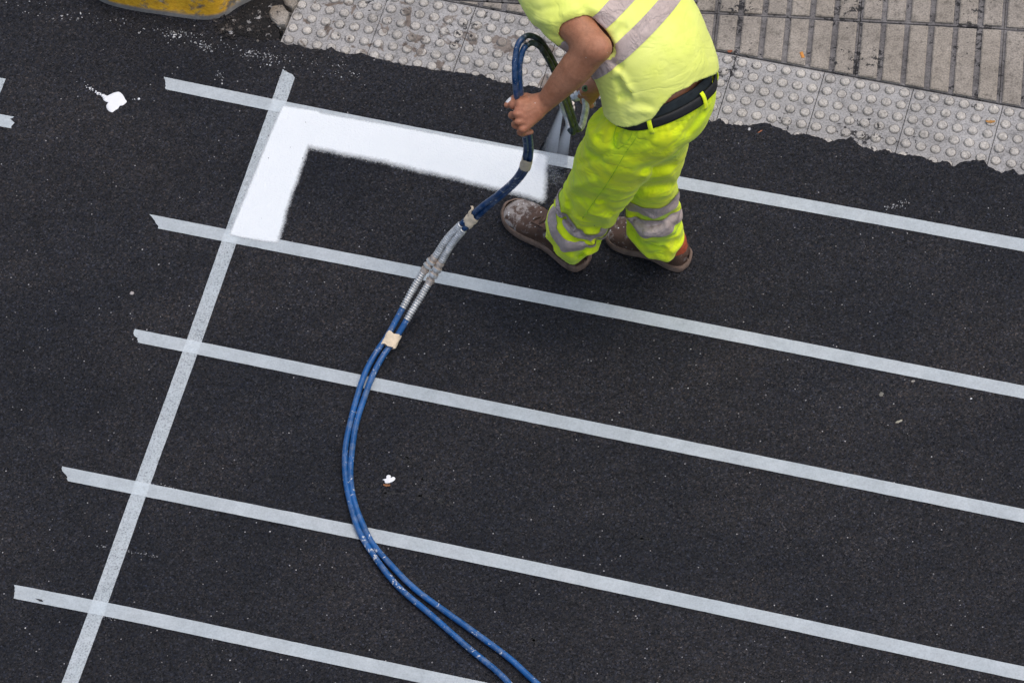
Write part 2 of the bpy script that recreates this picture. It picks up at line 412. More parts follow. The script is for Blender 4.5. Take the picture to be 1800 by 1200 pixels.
# broken concrete lump and grit in the gap beside the kerb
def rock(c, r, sq=(1, 1, .6), mat=None, name='rock', parent=None, sub=2, rough=.22):
    bm = bmesh.new(); bmesh.ops.create_icosphere(bm, subdivisions=sub, radius=1)
    ph = rng.uniform(0, 9, 3)
    for v in bm.verts:
        k = 1 + rough * (math.sin(v.co.x * 3.1 + ph[0]) * math.cos(v.co.y * 2.7 + ph[1]) + .6 * math.sin(v.co.z * 4.1 + ph[2]) + rng.normal(0, .25))
        v.co = Vector((v.co.x * k * r * sq[0], v.co.y * k * r * sq[1], v.co.z * k * r * sq[2])) + Vector(c)
    me = bpy.data.meshes.new(name); bm.to_mesh(me); bm.free(); return link(name, me, mat, parent)
for poly, z1, lb in [([(480, 17), (497, 11), (507, 26), (501, 45), (490, 47), (477, 38), (472, 27)], .014, 'broken concrete chunk beside the end of the studded tiles'),
                     ([(497, -4), (512, -12), (524, -8), (522, 8), (514, 18), (501, 10)], .010, 'pale broken paving corner at the top end of the studded tiles')]:
    P_ = atv(poly, 0)[:, :2][::-1]; V, F = prism(P_, -.02, z1, .004); V = [(x + rng.normal(0, .0015), y + rng.normal(0, .0015), z + rng.normal(0, .0016)) for x, y, z in V]
    ce = np.mean(V[-len(P_):], axis=0); V.append((ce[0], ce[1], ce[2] + .004)); k = len(P_); F = F[1:] + [(2 * k + i, 2 * k + (i + 1) % k, 3 * k) for i in range(k)]
    tag(mesh('concrete_chunk', V, F, M['chunk']), lb, 'rubble')
sl_ = spline(np.array([at(x, y, .0012) for x, y in [(378, 46), (405, 34), (430, 12), (450, -8), (500, -20), (512, 5), (500, 22), (486, 46), (492, 66), (470, 70), (440, 66), (410, 60), (378, 46)]]), 60)[:-1]
s = NT('damp_soil'); M['soil'] = s.fin(s.ramp(s.noise(s.pos(), 70, 4, .7), [(.35, (.003, .003, .003)), (.7, (.013, .011, .010))]), .95, s.bump(s.noise(s.pos(), 150, 4, .7), .004, 1.0))
V = [tuple(q) for q in sl_] + [(*sl_.mean(0)[:2], .006)]; tag(mesh('soil_patch', V, [(i, (i + 1) % 59, 59) for i in range(59)], M['soil'], smooth=True), 'patch of black soil in the gap beside the yellow kerb', 'soil', kind='stuff')
s = NT('grit'); oi = s.vor(s.pos(), 90, out='Color'); cs = s.sepx(oi)
M['grit'] = s.fin(s.ramp(cs[0], [(0, (.008, .008, .008)), (.6, (.02, .018, .017)), (.8, (.05, .041, .035)), (.93, (.13, .115, .10)), (1, (.36, .35, .34))]), .9)
bm0 = bmesh.new(); bmesh.ops.create_icosphere(bm0, subdivisions=1, radius=1); iv = np.array([v.co[:] for v in bm0.verts]); jf = [tuple(v.index for v in f.verts) for f in bm0.faces]; bm0.free()
def pebbles(spots):
    L = []
    for (c, r) in spots:
        v = iv * (r * rng.uniform(.55, 1.25, 3)) * (1 + rng.normal(0, .16, (len(iv), 1))); a = rng.uniform(0, 6.28); ca, sa = math.cos(a), math.sin(a)
        v = v @ np.array([[ca, sa, 0], [-sa, ca, 0], [0, 0, 1]]) + c; L.append((v, jf))
    return join(L)
sp = []
for _ in range(900):
    t = rng.uniform(0, 1); x = rng.normal(0, 1)
    px_, py_ = 392 + 95 * t + 8 * x, 52 - 30 * t * rng.uniform(-.2, 1.5) + rng.normal(0, 9)
    if py_ > 68 + (px_ - 400) * .12: continue
    sp.append((at(px_, py_, .003), abs(rng.normal(.0021, .0014)) + .0008))
tag(mesh('grit', *pebbles(sp), M['grit']), 'dark grit and small stones in the gap beside the yellow kerb', 'gravel', kind='stuff')
# pale crumbs of old marking along the seam and loose chips over the road
sp = []
def line_sp(x0, y0, x1, y1, nn, sig, r):
    for _ in range(nn):
        t = rng.uniform(0, 1); sp.append((at(x0 + (x1 - x0) * t + rng.normal(0, 3), y0 + (y1 - y0) * t + rng.normal(0, sig), .0008), abs(rng.normal(r, r * .55)) + .0006))
line_sp(280, 55, 505, 107, 100, 8, .0010); line_sp(300, 57, 318, 62, 30, 3, .0016); line_sp(345, 76, 372, 86, 40, 4, .0016); line_sp(430, 94, 490, 108, 55, 6, .0015); line_sp(500, 108, 640, 130, 60, 9, .0011); line_sp(190, 40, 330, 62, 50, 7, .0014)
line_sp(0, 10, 180, 35, 40, 9, .0014); line_sp(1555, 368, 1592, 356, 46, 4, .0012); line_sp(380, 128, 392, 140, 24, 5, .0012)
line_sp(265, 850, 305, 858, 34, 1.6, .0009); line_sp(165, 958, 280, 978, 60, 1.4, .0009); line_sp(180, 1083, 200, 1088, 14, 1.2, .0009)
s = NT('pale_crumbs'); M['crumb'] = s.fin(s.ramp(s.sepx(s.vor(s.pos(), 160, out='Color'))[0], [(0, (.07, .07, .07)), (.55, (.26, .26, .26)), (1, (.6, .6, .6))]), .9)
tag(mesh('paint_crumbs', *pebbles(sp), M['crumb']), 'pale crumbs of old paint scattered along the asphalt seam', 'crumbs', kind='stuff')
sp = [(np.array([rng.uniform(-1.5, 1.6), rng.uniform(-1.25, 1.15), .0006]), abs(rng.normal(.0011, .0007)) + .0005) for _ in range(260)]
sp = [q for q in sp if q[0][1] < 1.2 - .38 * q[0][0] - .36]
tag(mesh('road_chips', *pebbles(sp), M['grit']), 'tiny loose stone chips scattered over the fresh asphalt', 'chips', kind='stuff')

sp = []
for cx_, cy_, sx_, sy_, nn in [(712, 806, 5, 5, 26), (718, 815, 3, 2, 8), (745, 844, 4, 3, 12), (738, 872, 8, 3, 26), (785, 882, 7, 2.5, 20), (650, 855, 12, 3, 34), (682, 866, 9, 3, 26), (560, 860, 10, 9, 26), (1132, 946, 6, 2, 12), (935, 1124, 9, 4, 24), (590, 1030, 14, 4, 20), (310, 905, 8, 4, 12), (365, 1158, 8, 5, 18)]:
    for _ in range(nn): sp.append((at(cx_ + rng.normal(0, sx_), cy_ + rng.normal(0, sy_), .0), abs(rng.normal(.0026, .0012)) + .0008))
V, F = pebbles(sp); V = [(v[0], v[1], .0006 if v[2] > 0 else -.001) for v in V]
s = NT('oil_black'); M['oil'] = s.fin((.0055, .0055, .006), .6)
tag(mesh('oil_spots', V, F, M['oil']), 'small black oily spots sprinkled on the asphalt around the hose bend', 'spots', kind='stuff')
# ================================================================== MASKING TAPE
def m_tape(name, speck):
    s = NT(name); p = s.pos()
    n1 = s.noise(p, 210, 3, .7); n2 = s.noise(p, 5, 3, .5); n3 = s.noise(p, 60, 3, .6)
    col = s.mix(s.ramp(n2, [(.3, 0), (.7, 1)]), (.735, .815, .845), (.82, .885, .905))
    al = s.math('ADD', s.ramp(n1, [(.30, .515 - speck), (.52, .55), (.8, .61)]), s.math('ADD', s.math('MULTIPLY', s.math('SUBTRACT', n3, .5), .12 + speck * .35), s.math('MULTIPLY', s.math('SUBTRACT', s.noise(p, 13, 3, .6), .5), .22)))
    return s.fin(col, .62, s.bump(s.math('ADD', n1, s.math('MULTIPLY', n3, .5)), .0006, .5), alpha=al, spec=.3)
M['tape'] = m_tape('tape_paper', .05); M['tape_cross'] = m_tape('tape_paper_textured', .26)
def tape(label, cl, width, z, mat, start=None, end=None):
    c = np.vstack([at(x, y, 0) for x, y in cl])[:, :2]; c = spline(np.column_stack([c, np.zeros(len(c))]), max(8, int(np.linalg.norm(c[-1] - c[0]) / .02)))[:, :2]
    T = np.gradient(c, axis=0); T /= np.linalg.norm(T, axis=1)[:, None]; N = np.column_stack([-T[:, 1], T[:, 0]])
    lat = np.linspace(-1, 1, 13); n = len(c); V = []
    for i in range(n):
        for j, a in enumerate(lat):
            off = 0
            if i == 0 and start: off = np.interp(a, *zip(*start)) + rng.normal(0, .0008)
            if i == n - 1 and end: off = np.interp(a, *zip(*end))
            q = c[i] + N[i] * a * (width / 2 + rng.normal(0, .00018)) + T[i] * off
            V.append((q[0], q[1], z + rng.normal(0, .00012)))
    F = [(i * 13 + j, (i + 1) * 13 + j, (i + 1) * 13 + j + 1, i * 13 + j + 1) for i in range(n - 1) for j in range(12)]
    o = mesh('masking_tape', V, F, mat); tag(o, label, 'tape', 'masking tape strips on the asphalt'); return o
WD = .0425
# lateral +1 is the upper edge in the photo for the long strips
L1 = [(288, 147), (500, 190), (850, 258), (1200, 323), (1500, 377), (1800, 432), (2200, 503)]
L2 = [(270, 390), (480, 431), (620, 458), (1000, 533), (1400, 611.5), (1800, 690), (2200, 766)]
L3 = [(240, 591), (440, 631), (640, 672), (1000, 745), (1400, 826), (1800, 907), (2200, 986)]
L4 = [(114, 833), (400, 890), (560, 922), (960, 1004), (1400, 1098), (1800, 1184), (2200, 1266)]
L5 = [(25, 1040), (200, 1074), (400, 1116), (560, 1150), (840, 1209), (1300, 1303)]
tape('topmost long tape strip, half covered by the white paint', L1, WD, .0030, M['tape'], start=[(-1, .012), (.2, .004), (1, -.006)])
tape('long tape strip passing under the hose couplings and the lower end of the paint', L2, WD, .0030, M['tape'], start=[(-1, .026), (-.2, .010), (.4, -.004), (1, -.019)])
tape('long tape strip crossed by the hose just below the beige tape wrap', L3, WD, .0030, M['tape'], start=[(-1, .012), (-.3, .006), (-.1, -.006), (.6, -.012), (1, -.011)])
tape('long tape strip second from the bottom, crossed by the hose bend', L4, WD, .0030, M['tape'], start=[(-1, .016), (-.2, .008), (0, -.001), (.5, -.013), (1, -.016)])
tape('lowest long tape strip with a small torn hole near its end', L5, WD, .0030, M['tape'], start=[(-1, .006), (.2, .001), (1, -.006)])
XC = [(508, 129), (488, 186), (408, 411), (338, 609), (247, 860), (172, 1069), (123, 1200), (70, 1345)]
tape('cross tape strip running across all the long strips beside the paint', XC, .0440, .0014, M['tape_cross'], start=[(-1, -.009), (.2, .001), (.70, .005), (.76, .011), (1, .011)])
tape('end of a cross tape strip cut by the left edge of the picture', [(-2, 137), (-40, 232), (-85, 350)], .0440, .0014, M['tape_cross'])
tape('torn end of a long tape strip at the left edge of the picture', [(19, 216), (-120, 190), (-260, 162)], WD, .0030, M['tape'], start=[(-1, -.004), (-.5, .004), (0, -.012), (.7, -.006), (1, -.009)])
# torn hole in the lowest strip: a flap of lifted paper over a dark slit
hp = [at(*q, .0042) for q in [(62, 1051), (74, 1053), (76, 1057), (70, 1056)]]
s = NT('tar'); M['tar'] = s.fin((.012, .012, .013), .7)
t = mesh('tape_tear', hp, [(0, 1, 2, 3)], M['tar']); tag(t, 'small dark tear in the lowest tape strip near its left end', 'tear')

# ================================================================== FRESH WHITE PAINT
def m_paint():
    s = NT('fresh_white_paint'); p = s.pos()
    at_ = s.n('ShaderNodeAttribute'); at_.attribute_name = 'cov'; cov = at_.outputs['Fac']
    n1 = s.noise(p, 300, 3, .75); n2 = s.noise(p, 130, 3, .6); n3 = s.noise(p, 7, 3, .5)
    e = s.math('ADD', cov, s.math('MULTIPLY', s.math('SUBTRACT', s.math('MULTIPLY_ADD', n2, .35, s.math('MULTIPLY', n1, .65)), .5), .95))
    al = s.ramp(e, [(.12, 0), (.88, 1)])
    full = s.ramp(cov, [(.93, 0), (1.0, 1)])
    v = s.sepx(s.vor(p, 60, out='Color')); vd = s.vor(p, 60)
    hole = s.math('MULTIPLY', s.math('GREATER_THAN', v[0], .955), s.math('LESS_THAN', vd, s.math('MULTIPLY', v[1], .14)))
    al = s.math('MULTIPLY', s.math('MAXIMUM', al, full), s.math('SUBTRACT', 1.0, s.math('MULTIPLY', hole, .75)))
    col = s.mix(n3, (.755, .79, .80), (.815, .85, .855))
    h = s.math('ADD', n1, s.math('MULTIPLY', s.vor(p, 190), -.8))
    return s.fin(col, .42, s.bump(h, .0014, .8), alpha=al, spec=.4)
M['paint'] = m_paint()
def cov_poly(X, Y, edges):
    """edges: list of (a, b, softness) world points, interior to the left; product of soft half-planes"""
    c = np.ones_like(X)
    for a, b, sf, bow in edges:
        e = b - a; L = np.hypot(*e); nx, ny = -e[1] / L, e[0] / L
        t = ((X - a[0]) * e[0] + (Y - a[1]) * e[1]) / L ** 2
        d = (X - a[0]) * nx + (Y - a[1]) * ny + (.0011 * np.sin(t * L * 31 + a[0] * 9) + .0007 * np.sin(t * L * 83 + 2) + .0009 * np.sin(t * L * 13.7 + 1) if sf > .012 else .0008 * np.sin(t * L * 17)) + bow * 4 * np.clip(t, 0, 1) * (1 - np.clip(t, 0, 1))
        q = np.clip(d / sf * .5 + .5, 0, 1); c = c * (q * q * (3 - 2 * q))
    return c
def W2(x, y): return at(x, y, 0)[:2]
g = .004
x0, y0 = -.88, .24; nx_, ny_ = int(1.22 / g), int(.80 / g)
X, Y = np.meshgrid(x0 + g * np.arange(nx_), y0 + g * np.arange(ny_), indexing='ij')
A, B_, C_, D_ = W2(497, 188), W2(404, 414), W2(488, 428), W2(543, 262)
Tm, Te = W2(700, 222), W2(962, 271); Lm, Le = W2(700, 293), W2(956, 356)
ca = cov_poly(X, Y, [(A, B_, .008, .0015), (B_, C_, .008, .002), (C_, D_, .014, -.004), (W2(560, 197), A, .007, 0)])
cb = cov_poly(X, Y, [(W2(967, 275), A, .008, .0015), (A, B_, .008, .0015), (W2(480, 249), Le, .021, -.012), (Le, W2(964, 273), .017, .0)])
# where both arms meet the inner corner stays round
cov = np.maximum(ca, cb)
# thin mist settling to the right of the wet end
dm = np.hypot((X - W2(972, 300)[0]) / .05, (Y - W2(972, 300)[1]) / .075); cov = np.maximum(cov, .22 * np.exp(-dm ** 2 * 1.2))
keep = cov > .02
ids = -np.ones(X.shape, int); cell = keep[:-1, :-1] | keep[1:, :-1] | keep[:-1, 1:] | keep[1:, 1:]
use = np.zeros_like(keep); use[:-1, :-1] |= cell; use[1:, :-1] |= cell; use[:-1, 1:] |= cell; use[1:, 1:] |= cell
ids[use] = np.arange(use.sum()); ii, jj = np.where(cell)
Vp = np.column_stack([X[use], Y[use], np.full(use.sum(), .0046)])
Qp = np.column_stack([ids[ii, jj], ids[ii + 1, jj], ids[ii + 1, jj + 1], ids[ii, jj + 1]])
po = meshnp('fresh_paint', Vp, Qp, M['paint'], smooth=True)
at_ = po.data.attributes.new('cov', 'FLOAT', 'POINT'); at_.data.foreach_set('value', cov[use].astype(np.float32))
tag(po, 'wet white road paint sprayed in an angular L shape between the tapes', 'road marking')

# ------------------------------------------------------------------ splashes and litter
s = NT('dry_white_paint'); p = s.pos(); M['splash'] = s.fin(s.mix(s.noise(p, 40, 4, .6), (.74, .75, .75), (.88, .88, .88)), .55, s.bump(s.noise(p, 220, 3, .7), .001, .5))
def blob(name, poly, h, mat, parent=None, z=.0008):
    """low cushion inside a traced outline"""
    P_ = np.array(poly, float)[:, :2]; P_ = spline(np.column_stack([np.vstack([P_, P_[:1]]), np.zeros(len(P_) + 1)]), len(P_) * 4 + 1)[:-1, :2]
    c = P_.mean(0); k = len(P_); V, F = [], []
    for f_, zz in [(1, 0), (.94, h * .7), (.75, h), (.35, h * 1.05)]:
        V += [(*(c + (q - c) * f_), z + zz) for q in P_]
    for L in range(3): F += [(L * k + i, L * k + (i + 1) % k, (L + 1) * k + (i + 1) % k, (L + 1) * k + i) for i in range(k)]
    F.append(tuple(range(3 * k, 4 * k)))
    return mesh(name, V, F, mat, parent, True)
sc_ = lambda l, k, ox, oy: [at(ox + x / k, oy + y / k, 0) for x, y in l]
sp_ = blob('paint_splash', sc_([(1300, 480), (1340, 460), (1390, 438), (1450, 430), (1480, 450), (1510, 490), (1525, 520), (1543, 548), (1520, 575), (1490, 595), (1460, 600), (1440, 630), (1400, 655), (1365, 678), (1330, 665), (1300, 630), (1295, 590), (1315, 560), (1290, 550), (1258, 525)], 6.923, 0, 100), .0022, M['splash'])
tag(sp_, 'heart shaped splash of white paint with a dotted tail on the asphalt', 'paint splash')
L = []
def drop(x, y, r):
    c = at(x, y, .0012); v = iv * np.array([r, r, .0012]) * rng.uniform(.75, 1.25, 3) + c; return v, jf
for _ in range(64):
    t = rng.uniform(0, 1) ** .8; L.append(drop(150 + 38 * t + rng.normal(0, .8), 151 + 22 * t + rng.normal(0, 1.6), .0011 + .0030 * t * rng.uniform(.2, 1)))
L += [drop(244, 174, .0042), drop(236.5, 174.5, .0017), drop(135, 144, .001), drop(149, 144, .001), drop(233, 175, .001)]
tag(mesh('paint_drops', *join(L), M['splash'], sp_, True), kind='stuff')
d_ = blob('paint_drip', sc_([(290, 565), (350, 545), (355, 505), (380, 490), (420, 500), (425, 540), (470, 520), (495, 545), (480, 575), (420, 610), (380, 620), (330, 615), (325, 590)], 9, 640, 780), .0016, M['splash'])
tag(d_, 'small white paint drip with finger shaped edges beside the hose bend', 'paint drip')
def litter(name, x, y, z, size, rot, colr, label, cat, bend=.25):
    """curled flake with thickness"""
    s_ = NT(name); M_ = s_.fin(s_.mix(s_.noise(s_.pos(), 120, 3, .6), tuple(c * .6 for c in colr), colr), .8)
    a, b, h = size; V, F = [], []; n_ = 7; ca, sa = math.cos(rot), math.sin(rot); c = at(x, y, 0)
    for lay in (0, 1):
        for i in range(n_):
            for j in range(3):
                u = i / (n_ - 1) * 2 - 1; v = j - 1; wv = 1.0 if name == 'orange_scrap' else math.sqrt(max(0, 1 - u * u * .75)) * (1 + .25 * math.sin(i * 2.3 + x))
                zz = z + abs(u) ** 2 * bend * a + (.25 * bend * b * v * v) + lay * h
                X_, Y_ = a * u, b * v * wv; V.append((c[0] + X_ * ca - Y_ * sa, c[1] + X_ * sa + Y_ * ca, zz))
    o = n_ * 3
    for i in range(n_ - 1):
        for j in range(2):
            q = (i * 3 + j, (i + 1) * 3 + j, (i + 1) * 3 + j + 1, i * 3 + j + 1); F.append(tuple(k + o for k in q)); F.append(q[::-1])
    bd = [i * 3 for i in range(n_)] + [(n_ - 1) * 3 + 1] + [i * 3 + 2 for i in range(n_ - 1, -1, -1)] + [1]
    for i in range(len(bd)): a1, b1 = bd[i], bd[(i + 1) % len(bd)]; F.append((a1, b1, b1 + o, a1 + o))
    tag(mesh(name, V, F, M_, smooth=True), label, cat)
litter('leaf_scrap', 680, 853, .001, (.010, .004, .0008), -.2, (.30, .13, .05), 'rust brown leaf scrap touching the small white paint drip', 'leaf')
litter('dry_leaf', 1741, 213, ZT + .006, (.0135, .0048, .0008), -.15, (.50, .25, .07), 'ochre dry leaf lying on a studded tile near the right edge', 'leaf')
litter('orange_scrap', 1410, 97, ZP, (.011, .0048, .0030), 1.72, (.72, .30, .06), 'small bright orange scrap lying in a pavement groove', 'litter', .05)
litter('red_scrap', 1283, 90, ZP, (.007, .005, .0012), .2, (.32, .10, .045), 'reddish brown scrap where the pavers meet the studded tiles', 'litter')
litter('brown_scrap', 1581, 110, ZP - .006, (.006, .004, .002), .8, (.34, .17, .08), 'tiny brown crumb wedged in a groove between the right hand pavers', 'litter')
litter('tan_flake', 1580, 741, .0008, (.0105, .0034, .0008), .3, (.42, .39, .30), 'slim tan flake on the asphalt below the second tape from the top', 'litter', .1)
litter('grey_flake', 1549, 693, .0005, (.0075, .0060, .0004), 1.0, (.20, .19, .16), 'dull grey flake pressed into the asphalt left of the slim tan flake', 'litter', .02)
litter('pale_flake', 1605, 670, .0005, (.0052, .0030, .0006), .2, (.40, .37, .32), 'tiny pale flake just under the edge of the second tape', 'litter', .05)
litter('white_chip', 1707, 701, .0008, (.0030, .0022, .0014), .2, (.75, .75, .75), 'tiny white chip on the asphalt near the right edge', 'litter', .05)
litter('white_crumb', 1317, 228, .0008, (.0050, .0036, .0020), 1.2, (.6, .58, .56), 'white crumb on the asphalt close under the studded tiles', 'litter', .05)
litter('orange_twig', 1336, 232, .0008, (.0080, .0016, .0014), .5, (.45, .17, .08), 'short orange twig on the asphalt close under the studded tiles', 'litter', .1)
litter('beige_crumb', 232, 516, .0008, (.0052, .0058, .0022), 1.2, (.5, .45, .42), 'beige crumb on the asphalt left of the cross tape', 'litter', .05)
litter('pale_pebble', 1380, 11, ZP - .006, (.0060, .0040, .003), 1.4, (.55, .48, .42), 'pale fleck lodged in a paver groove at the top edge', 'litter', .05)
# ================================================================== IMPLICIT SURFACE TOOLKIT (figure, clothes)
f32 = np.float32
def nrm(v): v = np.asarray(v, float); return v / np.linalg.norm(v)
_perm = np.random.default_rng(3).random((64, 64, 64)).astype(f32)
def vnoise(p, s, off=(0, 0, 0)):
    q = p * s + np.array(off); i = np.floor(q).astype(int); f = (q - i).astype(f32); f = f * f * (3 - 2 * f); i &= 63; j = (i + 1) & 63
    x0, y0, z0 = i.T; x1, y1, z1 = j.T; fx, fy, fz = f.T; P_ = _perm
    a = P_[x0, y0, z0] * (1 - fx) + P_[x1, y0, z0] * fx; b = P_[x0, y1, z0] * (1 - fx) + P_[x1, y1, z0] * fx
    c = P_[x0, y0, z1] * (1 - fx) + P_[x1, y0, z1] * fx; d = P_[x0, y1, z1] * (1 - fx) + P_[x1, y1, z1] * fx
    return (a * (1 - fy) + b * fy) * (1 - fz) + (c * (1 - fy) + d * fy) * fz
def smin(a, b, k):
    h = np.maximum(k - np.abs(a - b), 0) / k; return np.minimum(a, b) - h * h * k * .25
def smax(a, b, k): return -smin(-a, -b, k)
class Tube:
    """elliptic tube along a spline; eval gives distance, arc position (0..1) and angle round it"""
    def __init__(s, pts, ra, rb, side, n=14):
        arr = np.column_stack([np.asarray(pts, float), ra, rb]); S_ = spline(arr, n)
        s.P, s.ra, s.rb = S_[:, :3], S_[:, 3], S_[:, 4]; T = np.gradient(s.P, axis=0); s.T = T / np.linalg.norm(T, axis=1)[:, None]
        sd = np.broadcast_to(np.asarray(side, float), (n, 3)); sd = sd - s.T * (sd * s.T).sum(1)[:, None]; s.S = sd / np.linalg.norm(sd, axis=1)[:, None]; s.n = n
    def ev(s, p, full=False):
        D = np.full(len(p), 9.0, f32); TT = np.zeros(len(p), f32); TH_ = np.zeros(len(p), f32)
        c = (p.min(0) + p.max(0)) / 2; rad = np.linalg.norm(p.max(0) - p.min(0)) / 2; A_, B_ = s.P[:-1], s.P[1:] - s.P[:-1]
        tc = np.clip(((c - A_) * B_).sum(1) / (B_ * B_).sum(1), 0, 1); dc = np.linalg.norm(c - A_ - tc[:, None] * B_, axis=1)
        rm = np.maximum(s.ra, s.rb); rn = np.minimum(s.ra, s.rb); low = dc - rad - np.maximum(rm[1:], rm[:-1]); upp = dc + rad - np.minimum(rn[1:], rn[:-1])
        for i in np.where(low <= upp.min() + .004)[0]:
            a = s.P[i]; ab = s.P[i + 1] - a; L2 = ab @ ab; r = p - a; t = np.clip(r @ ab / L2, 0, 1)
            q = r - t[:, None] * ab; ra = s.ra[i] + t * (s.ra[i + 1] - s.ra[i]); rb = s.rb[i] + t * (s.rb[i + 1] - s.rb[i])
            sd = s.S[i]; ax = nrm(ab); bd = np.cross(ax, sd); x = q @ sd; y = q @ bd; z = q @ ax
            ql = np.sqrt(x * x + y * y + z * z) + 1e-9; k = np.sqrt((x / ra) ** 2 + (y / rb) ** 2 + (z / np.minimum(ra, rb)) ** 2) + 1e-9
            d = ql - ql / k
            m = d < D; D = np.where(m, d, D)
            if full: TT = np.where(m, (i + t) / (s.n - 1), TT); TH_ = np.where(m, np.arctan2(y, x), TH_)
        return (D, TT, TH_) if full else D
def cone(p, a, b, ra, rb):
    ab = b - a; r = p - a; t = np.clip(r @ ab / (ab @ ab), 0, 1); return np.linalg.norm(r - t[:, None] * ab, axis=1) - (ra + t * (rb - ra))
class Group:
    """smooth union of round cones and tubes, culled by block"""
    def __init__(s, k): s.k = k; s.items = []
    def cone(s, a, b, ra, rb=None, k=None):
        a, b = np.asarray(a, float), np.asarray(b, float); rb = ra if rb is None else rb
        s.items.append((lambda p: cone(p, a, b, ra, rb), (a + b) / 2, np.linalg.norm(b - a) / 2 + max(ra, rb), k or s.k))
    def tube(s, t, k=None):
        c = t.P.mean(0); s.items.append((t.ev, c, np.linalg.norm(t.P - c, axis=1).max() + max(t.ra.max(), t.rb.max()), k or s.k))
    def ball(s, c, r, ax=(1, 1, 1), k=None, rot=None):
        c = np.asarray(c, float); ax = np.asarray(ax, float) * r; Rm = np.eye(3) if rot is None else rot
        def fn(p):
            q = (p - c) @ Rm; kk = np.sqrt(((q / ax) ** 2).sum(1)) + 1e-9; ql = np.linalg.norm(q, axis=1) + 1e-9; return ql - ql / kk
        s.items.append((fn, c, ax.max(), k or s.k))
    def __call__(s, p):
        c = (p.min(0) + p.max(0)) / 2; rad = np.linalg.norm(p.max(0) - p.min(0)) / 2; D = None
        for fn, bc, br, k in s.items:
            if np.linalg.norm(bc - c) - br - rad > .05: continue
            d = fn(p); D = d if D is None else smin(D, d, k)
        return np.full(len(p), .05, f32) if D is None else D
def net(fn, lo, hi, h, B=16, slack=1.0):
    """naive surface nets on a block-sparse grid; returns verts, quads"""
    lo = np.asarray(lo, float); nb = np.ceil((np.asarray(hi) - lo) / (h * B)).astype(int); dims = nb * B + 1
    G = np.ones(dims, f32); ar = np.arange(B + 1); loc = np.stack(np.meshgrid(ar, ar, ar, indexing='ij'), -1).reshape(-1, 3) * h
    rb = h * B * .87
    cen = np.stack(np.meshgrid(*[np.arange(n_) for n_ in nb], indexing='ij'), -1).reshape(-1, 3)
    DC = np.concatenate([fn(lo + (cen[a:a + 20000] + .5) * B * h) for a in range(0, len(cen), 20000)])
    for (i, j, k), dc in zip(cen, DC):
        o = lo + np.array([i, j, k]) * B * h
        sl = (slice(i * B, i * B + B + 1), slice(j * B, j * B + B + 1), slice(k * B, k * B + B + 1))
        if abs(dc) > rb * 1.25 * slack + .012: G[sl] = np.where(G[sl] == 1, dc, G[sl]); continue
        G[sl] = fn(loc + o).reshape(B + 1, B + 1, B + 1)
    S_ = G < 0
    c = np.zeros(dims - 1, np.uint8)
    for a in (0, 1):
        for b in (0, 1):
            for d in (0, 1): c += S_[a:dims[0] - 1 + a, b:dims[1] - 1 + b, d:dims[2] - 1 + d]
    act = (c > 0) & (c < 8); I = np.argwhere(act); vid = -np.ones(dims - 1, np.int32); vid[act] = np.arange(len(I))
    acc = np.zeros((len(I), 3)); cnt = np.zeros(len(I))
    off = np.array([[a, b, d] for a in (0, 1) for b in (0, 1) for d in (0, 1)]); val = np.stack([G[tuple((I + o_).T)] for o_ in off], 1)
    for u in range(8):
        for v in range(u + 1, 8):
            if np.abs(off[u] - off[v]).sum() != 1: continue
            a, b = val[:, u], val[:, v]; m = (a < 0) != (b < 0); t = np.where(m, a / np.where(m, a - b, 1), 0)
            acc += np.where(m[:, None], off[u] + t[:, None] * (off[v] - off[u]), 0); cnt += m
    V = lo + (I + acc / cnt[:, None]) * h
    Q = []
    for ax in range(3):
        b1, b2 = (ax + 1) % 3, (ax + 2) % 3
        s0 = [slice(1, -1)] * 3; s1 = [slice(1, -1)] * 3; s0[ax] = slice(0, -1); s1[ax] = slice(1, None)
        A_, B2 = S_[tuple(s0)], S_[tuple(s1)]; e = np.argwhere(A_ != B2)
        if not len(e): continue
        base = e.copy(); base[:, b1] += 1; base[:, b2] += 1
        flip = A_[tuple(e.T)]
        def vv(d1, d2):
            q = base.copy(); q[:, b1] += d1; q[:, b2] += d2; return vid[tuple(q.T)]
        q = np.stack([vv(-1, -1), vv(0, -1), vv(0, 0), vv(-1, 0)], 1); q[~flip] = q[~flip][:, ::-1]; Q.append(q)
    Q = np.concatenate(Q); return V, Q[(Q >= 0).all(1)]
def relax(V, Q, it=1, lam=.5):
    for _ in range(it):
        A_ = np.zeros_like(V); C_ = np.zeros(len(V))
        for k in range(4):
            np.add.at(A_, Q[:, k], V[Q[:, (k + 1) % 4]] + V[Q[:, (k + 3) % 4]]); np.add.at(C_, Q[:, k], 2)
        V = V + lam * (A_ / C_[:, None] - V)
    return V
def vnormals(V, Q):
    n = np.cross(V[Q[:, 2]] - V[Q[:, 0]], V[Q[:, -1]] - V[Q[:, 1]]); N = np.zeros_like(V)
    for k in range(Q.shape[1]): np.add.at(N, Q[:, k], n)
    return N / (np.linalg.norm(N, axis=1)[:, None] + 1e-12)
